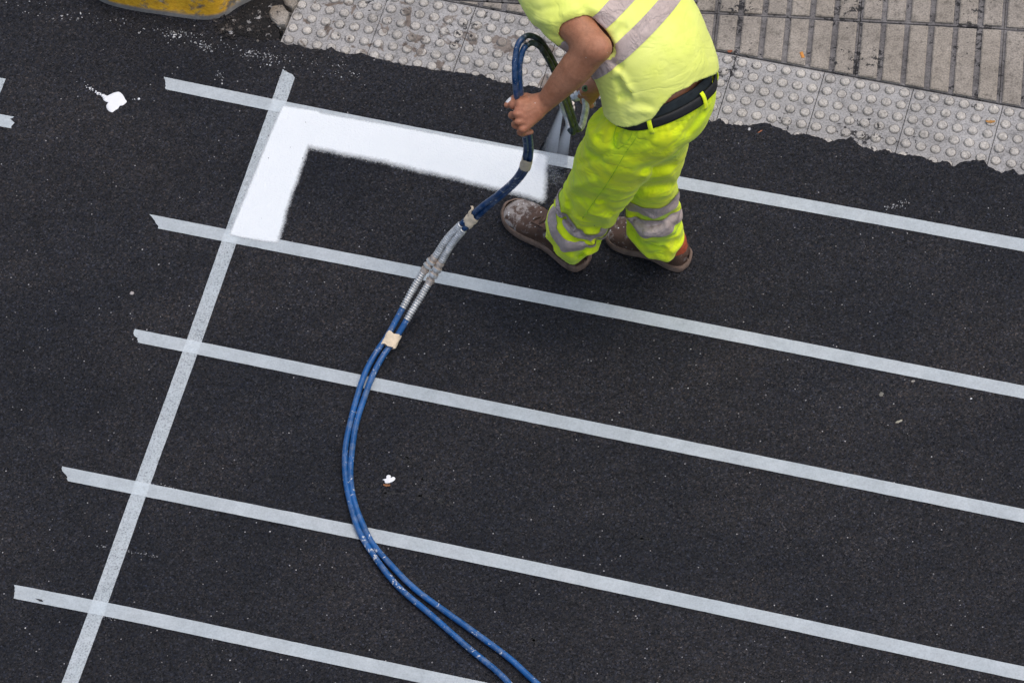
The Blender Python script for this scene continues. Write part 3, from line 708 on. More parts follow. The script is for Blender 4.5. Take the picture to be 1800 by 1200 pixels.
def iso_clip(V, T, s, extra=None):
    """keep the part of a triangle mesh where s > 0, cut exactly along s = 0"""
    T = np.asarray(T); pos = s > 0; c = pos[T].sum(1); keep = [T[c == 3]]; newV = []; base = len(V); cache = {}
    def cut(i, j):
        key = (min(i, j), max(i, j))
        if key not in cache:
            t = s[i] / (s[i] - s[j]); newV.append((V[i] + (V[j] - V[i]) * t, s[i] * 0)); cache[key] = base + len(newV) - 1
            ex.append([e[i] + (e[j] - e[i]) * t for e in (extra or [])])
        return cache[key]
    ex = []; add = []
    for t in T[(c == 1) | (c == 2)]:
        t = list(t)
        if pos[t].sum() == 1:
            while not pos[t[0]]: t = t[1:] + t[:1]
            add.append((t[0], cut(t[0], t[1]), cut(t[0], t[2])))
        else:
            while pos[t[0]]: t = t[1:] + t[:1]
            a, b = cut(t[0], t[1]), cut(t[0], t[2]); add += [(a, t[1], t[2]), (a, t[2], b)]
    if add: keep.append(np.array(add))
    T2 = np.concatenate(keep) if keep else np.zeros((0, 3), int)
    V2 = np.vstack([V, np.array([v for v, _ in newV])]) if newV else V
    ex2 = [np.concatenate([e, np.array([q[i] for q in ex])]) if newV else e for i, e in enumerate(extra or [])]
    used = np.unique(T2); mp = -np.ones(len(V2), int); mp[used] = np.arange(len(used))
    return V2[used], mp[T2], [e[used] for e in ex2]
def tri(Q): return np.concatenate([Q[:, [0, 1, 2]], Q[:, [0, 2, 3]]])
def band_mesh(name, V, Q, s, lo, hi, off, mat, parent):
    """a strip of the garment surface between two levels of s, sewn on a little proud, with a turned edge"""
    N = vnormals(V, Q); T = tri(Q); V1 = V + N * off
    m = (s > lo - .05) & (s < hi + .05); T = T[m[T].all(1)]
    a, t, (s2, n0, n1, n2) = iso_clip(V1, T, s - lo, [s, N[:, 0], N[:, 1], N[:, 2]])
    a, t, (s2, n0, n1, n2) = iso_clip(a, t, hi - s2, [s2, n0, n1, n2])
    return meshnp(name, a, t, mat, parent)
def px_crease(p, lines):
    """sum of rounded ridges (+) and furrows (-) along lines measured in the photo: (x0,y0,x1,y1,amp,sigma)"""
    X, Y = pix(p); r = np.zeros(len(p))
    xa, xb, ya, yb = X.min(), X.max(), Y.min(), Y.max()
    for x0, y0, x1, y1, amp, sg in lines:
        if max(x0, x1) + 3.2 * sg < xa or min(x0, x1) - 3.2 * sg > xb or max(y0, y1) + 3.2 * sg < ya or min(y0, y1) - 3.2 * sg > yb: continue
        dx, dy = x1 - x0, y1 - y0; t = np.clip(((X - x0) * dx + (Y - y0) * dy) / (dx * dx + dy * dy), 0, 1)
        sg = sg * .82; d2 = (X - x0 - t * dx) ** 2 + (Y - y0 - t * dy) ** 2; tt = np.clip(1.15 - (2 * t - 1) ** 4, 0, 1)
        r += amp * tt * np.exp(-d2 / (2 * sg * sg))
    return r

# ================================================================== PERSON: materials
def m_skin():
    s = NT('skin'); p = s.pos(); n1 = s.noise(p, 22, 4, .6); n2 = s.noise(p, 260, 4, .7); n3 = s.noise(p, 8, 3, .5)
    col = s.mix(s.ramp(n1, [(.3, 0), (.7, 1)]), (.36, .150, .078), (.47, .215, .120)); col = s.mix(s.ramp(n3, [(.45, 0), (.7, .6)]), col, (.42, .155, .092))
    v = s.sepx(s.vor(p, 70, out='Color')); vd = s.vor(p, 70); fl = s.math('MULTIPLY', s.math('GREATER_THAN', v[0], .94), s.math('LESS_THAN', vd, .075))
    col = s.mix(fl, col, (.75, .73, .7))
    n5 = s.noise(s.mapping(p, scale=(1, 1, 1)), 95, 4, .7); col = s.mix(1, col, s.ramp(n5, [(.3, .82), (.5, 1.0), (.72, 1.12)]), 'MULTIPLY')
    s.b.inputs['Subsurface Weight'].default_value = .12; s.b.inputs['Subsurface Radius'].default_value = (.012, .005, .003)
    return s.fin(col, s.ramp(n1, [(.3, .42), (.7, .6)]), s.bump(n2, .0012, .6), spec=.4)
def m_fluo(name, c1, c2, grime, gcol, gscale, gthr=.5, wrk=9, wamp=.4):
    s = NT(name); p = s.pos(); n1 = s.noise(p, 7, 4, .6); n2 = s.noise(p, 650, 2, .6); n3 = s.noise(s.mapping(p, loc=(5, 1, 3)), gscale, 5, .65, .3)
    col = s.mix(s.ramp(n1, [(.3, 0), (.7, 1)]), c1, c2)
    g_ = s.ramp(n3, [(gthr - .06, 0), (gthr + .16, grime)])
    col = s.mix(g_, col, gcol)
    n4 = s.noise(s.mapping(p, loc=(2, 8, 3)), 26, 5, .75); col = s.mix(s.ramp(n4, [(.66, 0), (.74, .35)]), col, (.22, .26, .05))
    vv = s.sepx(s.vor(p, 42, out='Color')); vd_ = s.vor(p, 42); col = s.mix(s.math('MULTIPLY', s.math('GREATER_THAN', vv[0], .955), s.math('LESS_THAN', vd_, s.math('MULTIPLY', vv[1], .13))), col, s.mix(s.math('GREATER_THAN', vv[2], .5), (.75, .76, .72), (.06, .07, .03)))
    wv = s.noise(s.mapping(p, scale=(1, 1, 3)), 170, 3, .6)
    wr = s.noise(s.mapping(p, scale=(1, 1, 1.7), rot=(.3, .2, .5)), wrk, 3, .55, .8); rd = s.math('ABSOLUTE', s.math('SUBTRACT', wr, .5))
    rd = s.ramp(rd, [(0, 0), (.05, .55), (.16, 1)])
    nb_ = s.bump(rd, .007, wamp)
    return s.fin(col, .78, s.bump(s.math('ADD', n2, s.math('MULTIPLY', wv, .8)), .0007, .45, nb_), spec=.2, sheen=.15)
def m_band():
    s = NT('reflective_band'); p = s.pos(); n1 = s.noise(p, 30, 4, .6); n2 = s.noise(p, 600, 2, .6); n3 = s.noise(p, 110, 4, .7)
    col = s.mix(s.ramp(n1, [(.3, 0), (.7, 1)]), (.46, .365, .325), (.57, .465, .42)); col = s.mix(s.ramp(n3, [(.56, 0), (.72, .6)]), col, (.25, .20, .19))
    return s.fin(col, .55, s.bump(s.math('ADD', n2, n3), .0008, .5, s.bump(s.ramp(s.math('ABSOLUTE', s.math('SUBTRACT', s.noise(s.mapping(p, scale=(1, 1, .6)), 17, 3, .55, .9), .5)), [(0, 0), (.06, .6), (.16, 1)]), .007, .4)), metal=.1, spec=.5)
def m_plain(name, c, rough=.7, nscale=60, amp=.35, bump=.0006, spec=.4, metal=0.0):
    s = NT(name); p = s.pos(); n1 = s.noise(p, nscale, 4, .65)
    return s.fin(s.mix(s.ramp(n1, [(.3, 0), (.7, 1)]), tuple(x * (1 - amp) for x in c), tuple(min(1, x * (1 + amp)) for x in c)), rough, s.bump(s.noise(p, 500, 3, .6), bump, .5), spec=spec, metal=metal)
M['skin'] = m_skin()
M['shirt'] = m_fluo('fluorescent_shirt', (.86, .94, .17), (.93, .99, .26), .5, (.74, .82, .12), 5, .58, 6, .22)
M['trouser'] = m_fluo('fluorescent_trousers', (.82, 1.0, .012), (.93, 1.0, .018), .72, (.50, .78, .03), 6.0, .50, 8, .34)
M['band'] = m_band()
M['black'] = m_plain('black_webbing', (.014, .0145, .016), .62)
M['briefs'] = m_plain('dark_waistband', (.017, .024, .028), .8)
M['sock'] = m_plain('orange_sock', (.50, .10, .04), .9)
M['hair'] = m_plain('dark_hair', (.03, .02, .015), .7)
M['bandage'] = m_plain('white_bandage', (.72, .72, .71), .7, amp=.1)
def m_leather():
    s = NT('spattered_leather'); p = s.pos(); n1 = s.noise(p, 24, 4, .6); n2 = s.noise(p, 230, 4, .7)
    o = s.obj(); ox = s.sepx(o)[1]
    col = s.mix(s.ramp(n1, [(.3, 0), (.7, 1)]), (.058, .030, .019), (.115, .064, .042))
    toe = s.ramp(ox, [(.19, 0), (.29, 1)])
    n3 = s.noise(s.mapping(p, loc=(1, 4, 2)), 48, 5, .72, .4)
    dust = s.ramp(s.math('MULTIPLY_ADD', toe, .22, n3), [(.56, 0), (.70, .8)])
    col = s.mix(dust, col, (.42, .375, .34))
    v = s.sepx(s.vor(p, 130, out='Color')); vd = s.vor(p, 130)
    fl = s.math('MULTIPLY', s.math('GREATER_THAN', s.math('MULTIPLY_ADD', toe, .14, v[0]), .93), s.math('LESS_THAN', vd, s.math('MULTIPLY_ADD', v[1], .3, .08)))
    col = s.mix(fl, col, (.66, .65, .63))
    return s.fin(col, s.ramp(n1, [(.3, .5), (.7, .75)]), s.bump(s.math('ADD', n2, s.math('MULTIPLY', n1, .5)), .0012, .5), spec=.4)
M['leather'] = m_leather()
M['sole'] = m_plain('dusty_sole', (.17, .115, .085), .85, 40, .45, .001)
M['lace'] = m_plain('brown_lace', (.075, .045, .03), .8)

# ================================================================== PERSON: pose
ZU = np.array([0, 0, 1.0]); FW = np.array([-.6, .8, 0]); LF = np.array([-.8, -.6, 0])
WC = np.array([.471, .083, .98])                       # belt centre
NB = nrm(.40 * FW + .92 * ZU - .13 * LF)               # belt plane normal
LP = nrm(LF - NB * (LF @ NB))                          # pelvis, left
US = nrm(.72 * FW + .69 * ZU)                          # bent spine
CH = WC + .40 * US                                     # between the shoulders
BK = nrm(np.cross(LF, US)); BK = BK if BK @ -FW > 0 else -BK   # out of the back
LHIP, LKNEE, LANK = at(1095, 248, .84), at(1049, 337, .48), at(998, 422, .11)
RHIP, RKNEE, RANK = at(1158, 203, .84), at(1142, 318, .48), at(1152, 420, .11)
LSH = np.array([.188, .262, 1.262]); LEL = at(1044, 84, 1.24); LWR = at(957, 182, 1.035)
RSH = CH - .165 * LF + .02 * FW; RWR = at(1054, 146, .72)
REL = (RSH + RWR) / 2 - .10 * LF - .05 * FW + np.array([0, 0, .02])
LHEEL, LTOE = at(1027, 467, 0), at(893, 372, 0); RHEEL, RTOE = at(1207, 464, 0), at(1071, 408, 0)

person = empty('person', tuple((LHEEL + RHEEL) / 2)); bpy.context.view_layer.update()
tag(person, 'bending worker in bright yellow shirt and trousers with grey reflective bands, spraying white paint', 'person')

# ---- body (one continuous skin surface)
body = Group(.03)
body.tube(Tube([WC - .02 * NB, WC + .02 * NB, WC + .15 * US, WC + .30 * US, CH + .03 * US], [.132, .140, .145, .152, .13], [.088, .099, .105, .105, .08], LF, 8))
body.tube(Tube([WC - .02 * NB, (LHIP + RHIP) / 2, (LHIP + RHIP) / 2 - .04 * ZU], [.125, .105, .08], [.085, .075, .06], LF, 6))
for hip, kn, an, toe, heel in ((LHIP, LKNEE, LANK, LTOE, LHEEL), (RHIP, RKNEE, RANK, RTOE, RHEEL)):
    body.cone(hip - ZU * .06, kn, .060, .046); body.cone(kn, an, .046, .034); fd = nrm(toe - heel)
    body.cone(an - ZU * .03, heel + fd * .06 + ZU * .05, .032, .026); body.cone(heel + fd * .07 + ZU * .046, heel + fd * .19 + ZU * .036, .026, .014)
NK = CH + .10 * US + .02 * ZU; HD = NK + .10 * nrm(.85 * FW + .35 * ZU) + .02 * ZU
body.cone(CH + .02 * US, NK + .03 * FW, .062, .055); LK = nrm(.75 * FW - .66 * ZU); HUP = nrm(np.cross(LF, LK)); HUP = HUP if HUP[2] > 0 else -HUP
Rh = np.column_stack([LF, LK, HUP])
body.ball(HD, 1, (.076, .096, .112), .03, Rh); body.ball(HD + LK * .035 - HUP * .055, 1, (.056, .06, .062), .04, Rh)      # skull, jaw
body.cone(HD + LK * .088 + HUP * .012, HD + LK * .112 - HUP * .028, .009, .014, .012)                                       # nose
for sg in (-1, 1):
    body.ball(HD + LF * .076 * sg - LK * .005 - HUP * .01, 1, (.010, .020, .032), .008, Rh)
    body.cone(HD + LK * .085 + LF * .012 * sg + HUP * .026, HD + LK * .078 + LF * .05 * sg + HUP * .024, .010, .009, .012)   # brow
body.cone(HD + LK * .092 - HUP * .062 - LF * .02, HD + LK * .092 - HUP * .062 + LF * .02, .010, .010, .008)                 # lips
for S_, El, Wr in ((LSH, LEL, LWR), (RSH, REL, RWR)):
    ax = nrm(np.cross(El - S_, Wr - El))
    body.tube(Tube([S_ - nrm(El - S_) * .01, S_ + (El - S_) * .35, S_ + (El - S_) * .7, El], [.060, .053, .046, .038], [.060, .057, .050, .041], ax, 6), .035)
    body.tube(Tube([El, El + (Wr - El) * .25, El + (Wr - El) * .6, Wr], [.037, .043, .037, .0265], [.040, .046, .039, .0245], ax, 7), .022)
    ua = nrm(El - S_); fa = nrm(Wr - El); body.ball(El + nrm(ua - fa) * .026, .020, k=.03)                               # point of the elbow
# hands: joints given as (photo x, photo y, mm towards the eye) round a wrist-level anchor
def hand_pt(anchor, ref):
    k = FPX / ((anchor - EYE) @ VF)
    return lambda x, y, v: anchor + (x - ref[0]) / k * VR - (y - ref[1]) / k * VU - v * .001 * VF
HL = hand_pt(at(925, 205, 1.02), (925, 205))
def finger(H, chain, rads, k=.0035):
    P_ = [H(*c) for c in chain]
    for a, b, ra, rb in zip(P_[:-1], P_[1:], rads[:-1], rads[1:]): body.cone(a, b, ra, rb, k)
wl = (955, 183, 4)
for mc, r in (((914, 183, 13), .0135), ((909, 199, 16), .0140), ((911, 214, 12), .0130), ((918, 226, 5), .0120)):
    body.cone(HL(*wl), HL(*mc), .019, r, .009)
body.cone(HL(948, 176, -6), HL(922, 180, -2), .017, .014, .016); body.cone(HL(945, 200, -4), HL(922, 222, -6), .016, .012, .016)
finger(HL, [(914, 183, 13), (902, 185, -4), (907, 190, -32), (926, 192, -38)], [.0112, .0112, .0092, .008])
finger(HL, [(909, 199, 16), (901, 203, -4), (906, 207, -34), (926, 207, -40)], [.0118, .0115, .0094, .008])
finger(HL, [(911, 214, 12), (906, 219, -6), (911, 222, -34), (929, 221, -38)], [.0112, .0110, .009, .0078])
finger(HL, [(918, 226, 5), (915, 232, -10), (919, 234, -34), (934, 231, -36)], [.0102, .0100, .0082, .007])
finger(HL, [(946, 176, -8), (924, 172, -26), (905, 174, -26), (891, 184, -22)], [.0155, .0125, .0110, .0085], .010)
GUNH = at(1034, 160, .68); HR = hand_pt(GUNH, (1034, 160)); wr = (1052, 148, 4)
for mc, r in (((1030, 150, 8), .0130), ((1029, 160, 4), .0135), ((1033, 169, -4), .0125), ((1039, 176, -12), .0115)): body.cone(RWR, HR(*mc), .019, r, .016)
finger(HR, [(1030, 150, 8), (1019, 156, -6), (1022, 162, -26)], [.0105, .0100, .0085])
finger(HR, [(1029, 160, 4), (1019, 168, -10), (1026, 174, -28)], [.0110, .0102, .0086])
finger(HR, [(1033, 169, -4), (1026, 177, -18), (1033, 181, -34)], [.0105, .0098, .0082])
finger(HR, [(1039, 176, -12), (1034, 183, -24), (1040, 185, -38)], [.0095, .0090, .0076])
finger(HR, [(1050, 150, 0), (1038, 158, 24), (1024, 163, 22)], [.0140, .0115, .0090], .010)
BODY_H = .0034
HC_ = at(925, 205, 1.02)
CR_H = [(899, 194, 922, 197, -.0035, 2.2), (897, 209, 924, 210, -.0035, 2.2), (902, 223, 926, 221, -.0035, 2.2), (914, 184, 946, 182, .0012, 2.4), (910, 200, 944, 188, .0012, 2.4), (912, 214, 946, 194, .0012, 2.4), (936, 176, 912, 180, -.002, 2.5), (946, 186, 952, 198, -.0015, 2.5)]
def body_fn(p):
    d = body(p)
    if np.linalg.norm((p.min(0) + p.max(0)) / 2 - HC_) < .12: d = d - px_crease(p, CR_H) * np.exp(-(((p - HC_) @ VF + .02) / .05) ** 2)
    return d
Vb, Qb = net(body_fn, (-.12, -.12, .0), (.85, .85, 1.60), BODY_H)
# one projection step onto the true surface, evaluated in spatial chunks
Vb = relax(Vb, Qb, 1, .3)
bo = meshnp('body', Vb, Qb, M['skin'], person)
hv = HD + HUP * .028 - LK * .022
hg = Group(.01); hg.ball(hv, 1, (.083, .094, .098), rot=Rh)
Vh, Qh = net(lambda p: smax(hg(p) + .006 * (vnoise(p, 45) - .5), -((p - HD) @ nrm(HUP - .9 * LK) - .0), .02) if False else smax(hg(p) + .008 * (vnoise(p, 60) - .5), ((p - HD) @ nrm(LK - .6 * HUP)) - .035, .015), HD - .16, HD + .16, .006)
meshnp('hair', Vh, Qh, M['hair'], bo)
M['eye'] = m_plain('eye_white', (.7, .68, .65), .3, amp=.1); M['iris'] = m_plain('dark_iris', (.03, .018, .01), .2)
for sg in (-1, 1):
    ec_ = HD + LF * .031 * sg + LK * .082 + HUP * .006
    ey = mesh('eye', *sweep([ec_ - LK * .010, ec_ - LK * .005, ec_, ec_ + LK * .005, ec_ + LK * .009], [.004, .0095, .0115, .0095, .003], 12), M['eye'], bo, True)
    mesh('eyebrow', *sweep(spline(np.array([ec_ + LK * .012 + HUP * .020 - LF * .014, ec_ + LK * .015 + HUP * .024, ec_ + LK * .008 + HUP * .021 + LF * .016]), 7), [.001, .003, .0036, .0038, .0036, .003, .001], 6), M['hair'], bo, True)
# ---- thumb bandage
tb = [HL(904.5, 174.2, -26), HL(897, 179.5, -24), HL(890.3, 184.6, -22)]
meshnp_ = sweep(spline(np.array(tb), 9), [.0118, .0122, .0121, .0119, .0115, .0109, .0102, .0088, .005], 14)
mesh('thumb_bandage', *meshnp_, M['bandage'], person, True)

# ---- trousers
TRL = Tube([LHIP, LHIP + (LKNEE - LHIP) * .5, LKNEE, LKNEE + (LANK - LKNEE) * .5, LANK, LANK + (LANK - LKNEE) * .16], [.090, .093, .082, .075, .072, .072], [.096, .099, .086, .078, .077, .077], LF, 16)
TRR = Tube([RHIP, RHIP + (RKNEE - RHIP) * .5, RKNEE, RKNEE + (RANK - RKNEE) * .5, RANK, RANK + (RANK - RKNEE) * .16], [.092, .084, .070, .066, .070, .073], [.095, .088, .073, .070, .074, .076], LF, 16)
HM = (LHIP + RHIP) / 2
TRP = Tube([WC + .03 * NB, WC, WC - .05 * NB + .012 * FW, HM + .03 * ZU + .015 * FW, HM - .03 * ZU], [.150, .153, .150, .132, .09], [.112, .114, .112, .100, .08], LF, 12)
CR_T = [(1012, 290, 1075, 268, -.004, 5), (1030, 262, 1085, 300, -.003, 6), (1000, 330, 1050, 318, .004, 7), (1003, 345, 1070, 352, -.004, 6), (1120, 300, 1190, 286, -.005, 6), (1122, 318, 1188, 306, .004, 7), (1130, 330, 1186, 322, -.005, 6),
        (1110, 352, 1188, 338, .003, 7), (1108, 376, 1150, 372, -.003, 6), (1148, 395, 1188, 374, -.0045, 6), (1110, 383, 1150, 398, -.006, 6), (1120, 418, 1190, 402, .006, 9), (1160, 432, 1190, 416, -.003, 7),
        (1180, 402, 1190, 394, -.002, 6), (990, 372, 1012, 402, -.008, 6), (975, 395, 1000, 440, .006, 9), (1010, 405, 1062, 398, -.005, 6), (1012, 425, 1056, 418, -.005, 5), (1000, 350, 1005, 380, -.005, 5),
        (1085, 232, 1080, 262, -.007, 6), (1098, 216, 1083, 240, -.006, 4), (1063, 210, 1088, 208, .005, 6), (1060, 200, 1050, 240, .006, 8), (1062, 214, 1050, 250, -.005, 5), (1075, 380, 1055, 345, -.004, 6), (1078, 390, 1030, 372, .004, 7),
        (1240, 190, 1200, 240, -.004, 6), (1225, 185, 1180, 232, -.003, 6), (1170, 225, 1120, 262, -.0025, 6), (1190, 262, 1128, 312, .004, 7), (980, 440, 1010, 456, .005, 6), (1010, 452, 1036, 434, -.006, 5)]
def leg_folds(p, T_, th, seed):
    """stacked cloth at shin and knee, slack drape above"""
    m = np.clip((T_ - .42) / .25, 0, 1); q = np.column_stack([np.cos(th) * .55, np.sin(th) * .55, T_ * 10.0 + .7 * np.sin(th * 1 + seed)])
    n = vnoise(q, 1.25, (seed, 3, 5)); r = np.clip(1 - np.abs(2 * n - 1) * 2.4, -1, 1)
    n2 = vnoise(q, 2.6, (seed + 9, 1, 2)); r2 = np.clip(1 - np.abs(2 * n2 - 1) * 2.6, -1, 1)
    return (.0095 * r + .0055 * r2) * (.30 + .70 * m)
def trousers(p):
    a, ta, tha = TRL.ev(p, True); b, tb_, thb = TRR.ev(p, True); c = TRP.ev(p)
    a = a - leg_folds(p, ta, tha, 2.0); b = b - leg_folds(p, tb_, thb, 7.3)
    d = smin(smin(a, c, .05), smin(b, c, .05), .012)
    d = d - 2.3 * px_crease(p, CR_T) - .003 * (vnoise(p, 16, (4, 4, 4)) - .5)
    h = (p - WC) @ NB; gather = .0022 * np.sin(46 * np.arctan2((p - WC) @ FW, (p - WC) @ LF)) * np.clip(1 + (h + .02) / .05, 0, 1)
    rx, ry = (p - WC) @ LP, (p - WC) @ nrm(np.cross(-NB, LP)); rl = np.hypot(rx, ry) + 1e-9; rk = np.hypot(rx / .1545, ry / .1155) + 1e-9
    d = np.where(h > -.06, smax(d, rl - rl / rk - np.maximum(0, -.021 - h) * 1.6, .005), d) - gather * (h < .01)
    d = smax(d, h - .004, .004)
    # open hems: cut across each leg, higher at the front over the shoe
    for an, kn, fd, up, tl_ in ((LANK, LKNEE, nrm(LTOE - LHEEL), .042, .40), (RANK, RKNEE, nrm(RTOE - RHEEL), .026, .62)):
        ax = nrm(an - kn); cutp = (p - (an - ax * up)) @ nrm(ax + tl_ * fd) - .010 * np.sin(9 * (p @ fd) * 3) * .5
        near = np.linalg.norm((p - an)[:, :2], axis=1) < .16
        d = np.where(near, smax(d, cutp, .004), d)
        inn = cone(p, an - ax * .05, an + ax * .12, .046, .054); d = np.where(near, smax(d, -inn, .006), d)
    return d
Vt, Qt = net(trousers, (.02, -.16, .0), (.80, .42, 1.06), .005)
Vt = relax(Vt, Qt, 1, .25)
tr = meshnp('trousers', Vt, Qt, M['trouser'], person)
_, tl, thl = TRL.ev(Vt, True); dl = TRL.ev(Vt); dr, trr, thr = TRR.ev(Vt, True)
onl = dl < dr
def leg_band(tb0, on, t0, t1, tilt, th, ph, wob=0):
    s_ = np.where(on, tb0 + tilt * np.cos(th - ph) + wob * (vnoise(Vt, 22, (1, 2, 3)) - .5), -9.0); return band_mesh('reflective_band', Vt, Qt, s_, t0, t1, .0022, M['band'], tr)
leg_band(tl, onl, .592, .657, .012, thl, 1.0, .016); leg_band(tl, onl, .686, .751, .012, thl, 1.0, .016)
leg_band(trr, ~onl, .545, .620, .06, thr, -.93, .012); leg_band(trr, ~onl, .668, .743, .06, thr, -.93, .012)
# belt and dark waistband, belt loops
def ring_pt(th, h, off):
    f = nrm(np.cross(-NB, LP)); return WC + NB * h + LP * (.154 + off) * math.cos(th) + f * (.115 + off) * math.sin(th)
def ring_strip(name, h0, h1, off, mat, thick, wob=.0):
    V = []; n_ = 96; hs = np.linspace(0, 1, 6)
    for i in range(n_):
        th = 2 * math.pi * i / n_; a_, b_ = (h0(th), h1(th))
        for t in hs:
            for lay in (0, 1):
                e = thick * lay * (1 - .5 * (abs(2 * t - 1) ** 6)); V.append(ring_pt(th, a_ + (b_ - a_) * t, off + e + wob * math.sin(7 * th + 2 * math.sin(3 * th))))
    F = []
    for i in range(n_):
        o0, o1 = i * 12, ((i + 1) % n_) * 12
        for t in range(5):
            F.append((o0 + 2 * t + 1, o1 + 2 * t + 1, o1 + 2 * t + 3, o0 + 2 * t + 3)); F.append((o0 + 2 * t, o0 + 2 * t + 2, o1 + 2 * t + 2, o1 + 2 * t))
        F.append((o0, o1, o1 + 1, o0 + 1)); F.append((o0 + 10, o0 + 11, o1 + 11, o1 + 10))
    return mesh(name, V, F, mat, person, True)
bl = ring_strip('belt', lambda t: -.0180 + .002 * math.sin(3 * t), lambda t: .0100 + .002 * math.sin(3 * t + .4), .003, M['black'], .005, .0012)
ring_strip('waistband', lambda t: -.004, lambda t: .034 + .004 * math.sin(3 * t), -.007, M['briefs'], .004, .0015)
for th in (-.78, -1.85, .6, 1.9, -2.9):
    V = []; hs = np.linspace(-.034, .020, 8)
    for i, h in enumerate(hs):
        o_ = .0125 - .007 * (abs(i - 3.5) / 3.5) ** 3
        for dth, ex in ((-.034, 0), (-.03, .0015), (.03, .0015), (.034, 0)): V.append(ring_pt(th + dth, h, o_ + ex))
    F = [(i * 4 + j, i * 4 + j + 1, i * 4 + j + 5, i * 4 + j + 4) for i in range(7) for j in range(3)]
    lo = mesh('belt_loop', V, F, M['trouser'], tr, True); md = lo.modifiers.new('thick', 'SOLIDIFY'); md.thickness = .003; md.offset = 0

# ---- t-shirt
SHT = Tube([WC - .06 * NB, WC - .01 * NB, WC + .07 * US + .030 * BK - .012 * LF, WC + .18 * US + .048 * BK - .018 * LF, WC + .30 * US + .022 * BK - .004 * LF, CH + .02 * US, CH + .09 * US], [.172, .170, .168, .170, .178, .165, .085], [.136, .134, .134, .134, .130, .105, .075], LF, 16)
ARD = nrm(LEL - LSH); RAD_ = nrm(REL - RSH)
SLL = Tube([LSH - ARD * .05, LSH + ARD * .03, LSH + ARD * .10, LSH + ARD * .17], [.066, .068, .067, .066], [.066, .070, .072, .072], US, 8)
SLR = Tube([RSH - RAD_ * .05, RSH + RAD_ * .03, RSH + RAD_ * .10, RSH + RAD_ * .18], [.070, .076, .078, .078], [.072, .080, .084, .084], US, 8)
CR_S = [(1078, 60, 1088, 30, .005, 6), (1086, 62, 1100, 45, -.005, 6), (1072, 105, 1095, 122, -.009, 6), (1085, 118, 1076, 140, .006, 6), (1090, 128, 1110, 165, .0055, 5), (1082, 135, 1098, 168, -.008, 5), (1085, 172, 1112, 168, -.010, 5),
        (1112, 165, 1118, 180, .004, 5), (1100, 198, 1150, 196, .004, 6), (1120, 150, 1200, 90, .003, 26), (1200, 60, 1240, 130, .004, 30), (1235, 40, 1250, 110, -.003, 8), (1150, 190, 1110, 175, -.004, 7), (940, 20, 985, 10, -.004, 5), (935, 35, 975, 40, .004, 6), (940, 45, 985, 70, -.004, 5), (1015, 8, 985, 28, .004, 5),
        (1020, 12, 1050, 40, -.006, 8)]
def shirt_solid(p, parts=False):
    a = SHT.ev(p); b = smax(SLL.ev(p), (p - (LSH + ARD * .148)) @ nrm(ARD + .30 * LF), .012); c = smax(SLR.ev(p), (p - (RSH + RAD_ * .165)) @ RAD_, .012); d = smin(smin(a, b, .06), c, .06)
    q = np.column_stack([p @ LF, p @ BK, p @ US]); n = vnoise(q * np.array([1, 1, .45]), 17, (3, 3, 1)); r = 1 - np.abs(2 * n - 1) * 1.5
    side = np.clip(1 - ((p - CH) @ BK + .02) / .10, 0, 1)          # slack gathers under the arms and belly, back stays taut
    d = d - .007 * r * (.12 + .88 * side) - 1.3 * px_crease(p, CR_S); return (d, a, b, c) if parts else d
def shirt(p):
    d, ea, eb, ec = shirt_solid(p, True); h = (p - WC) @ NB; th = np.arctan2((p - WC) @ nrm(np.cross(-NB, LP)), (p - WC) @ LP)
    hem = h - (np.interp(th, [-3.2, -2.6, -2.2, -1.7, -1.25, -.95, -.72, -.45, 0, 3.2], [-.01, .022, .050, .068, .068, .048, .015, .0, -.006, -.006]) + .002 * np.sin(th * 9))
    d = smax(d, -(d + .017), .001)
    d = smax(d, -hem, .002)
    d = smax(d, -cone(p, LSH + ARD * .115, LSH + ARD * .30, .050, .056), .003); d = smax(d, -cone(p, RSH + RAD_ * .13, RSH + RAD_ * .30, .054, .056), .003)
    nk = ((p - (CH + .075 * US + .0 * BK)) @ nrm(US + .25 * FW)); return smax(d, nk, .002)
Vs, Qs = net(shirt, (-.02, -.14, .90), (.80, .75, 1.50), .005, slack=1.5)
Vs = relax(Vs, Qs, 1, .4)
sh = meshnp('t_shirt', Vs, Qs, M['shirt'], person)
dS = SHT.ev(Vs); outer = shirt_solid(Vs) > -.006
sS = np.where(outer & (dS < .020), (Vs - WC) @ nrm(US + .17 * LF) - .12 * ((Vs - WC) @ BK), -9)
for a_, b_ in ((.170, .218), (.264, .312)): band_mesh('reflective_band', Vs, Qs, sS, a_, b_, .0018, M['band'], sh)

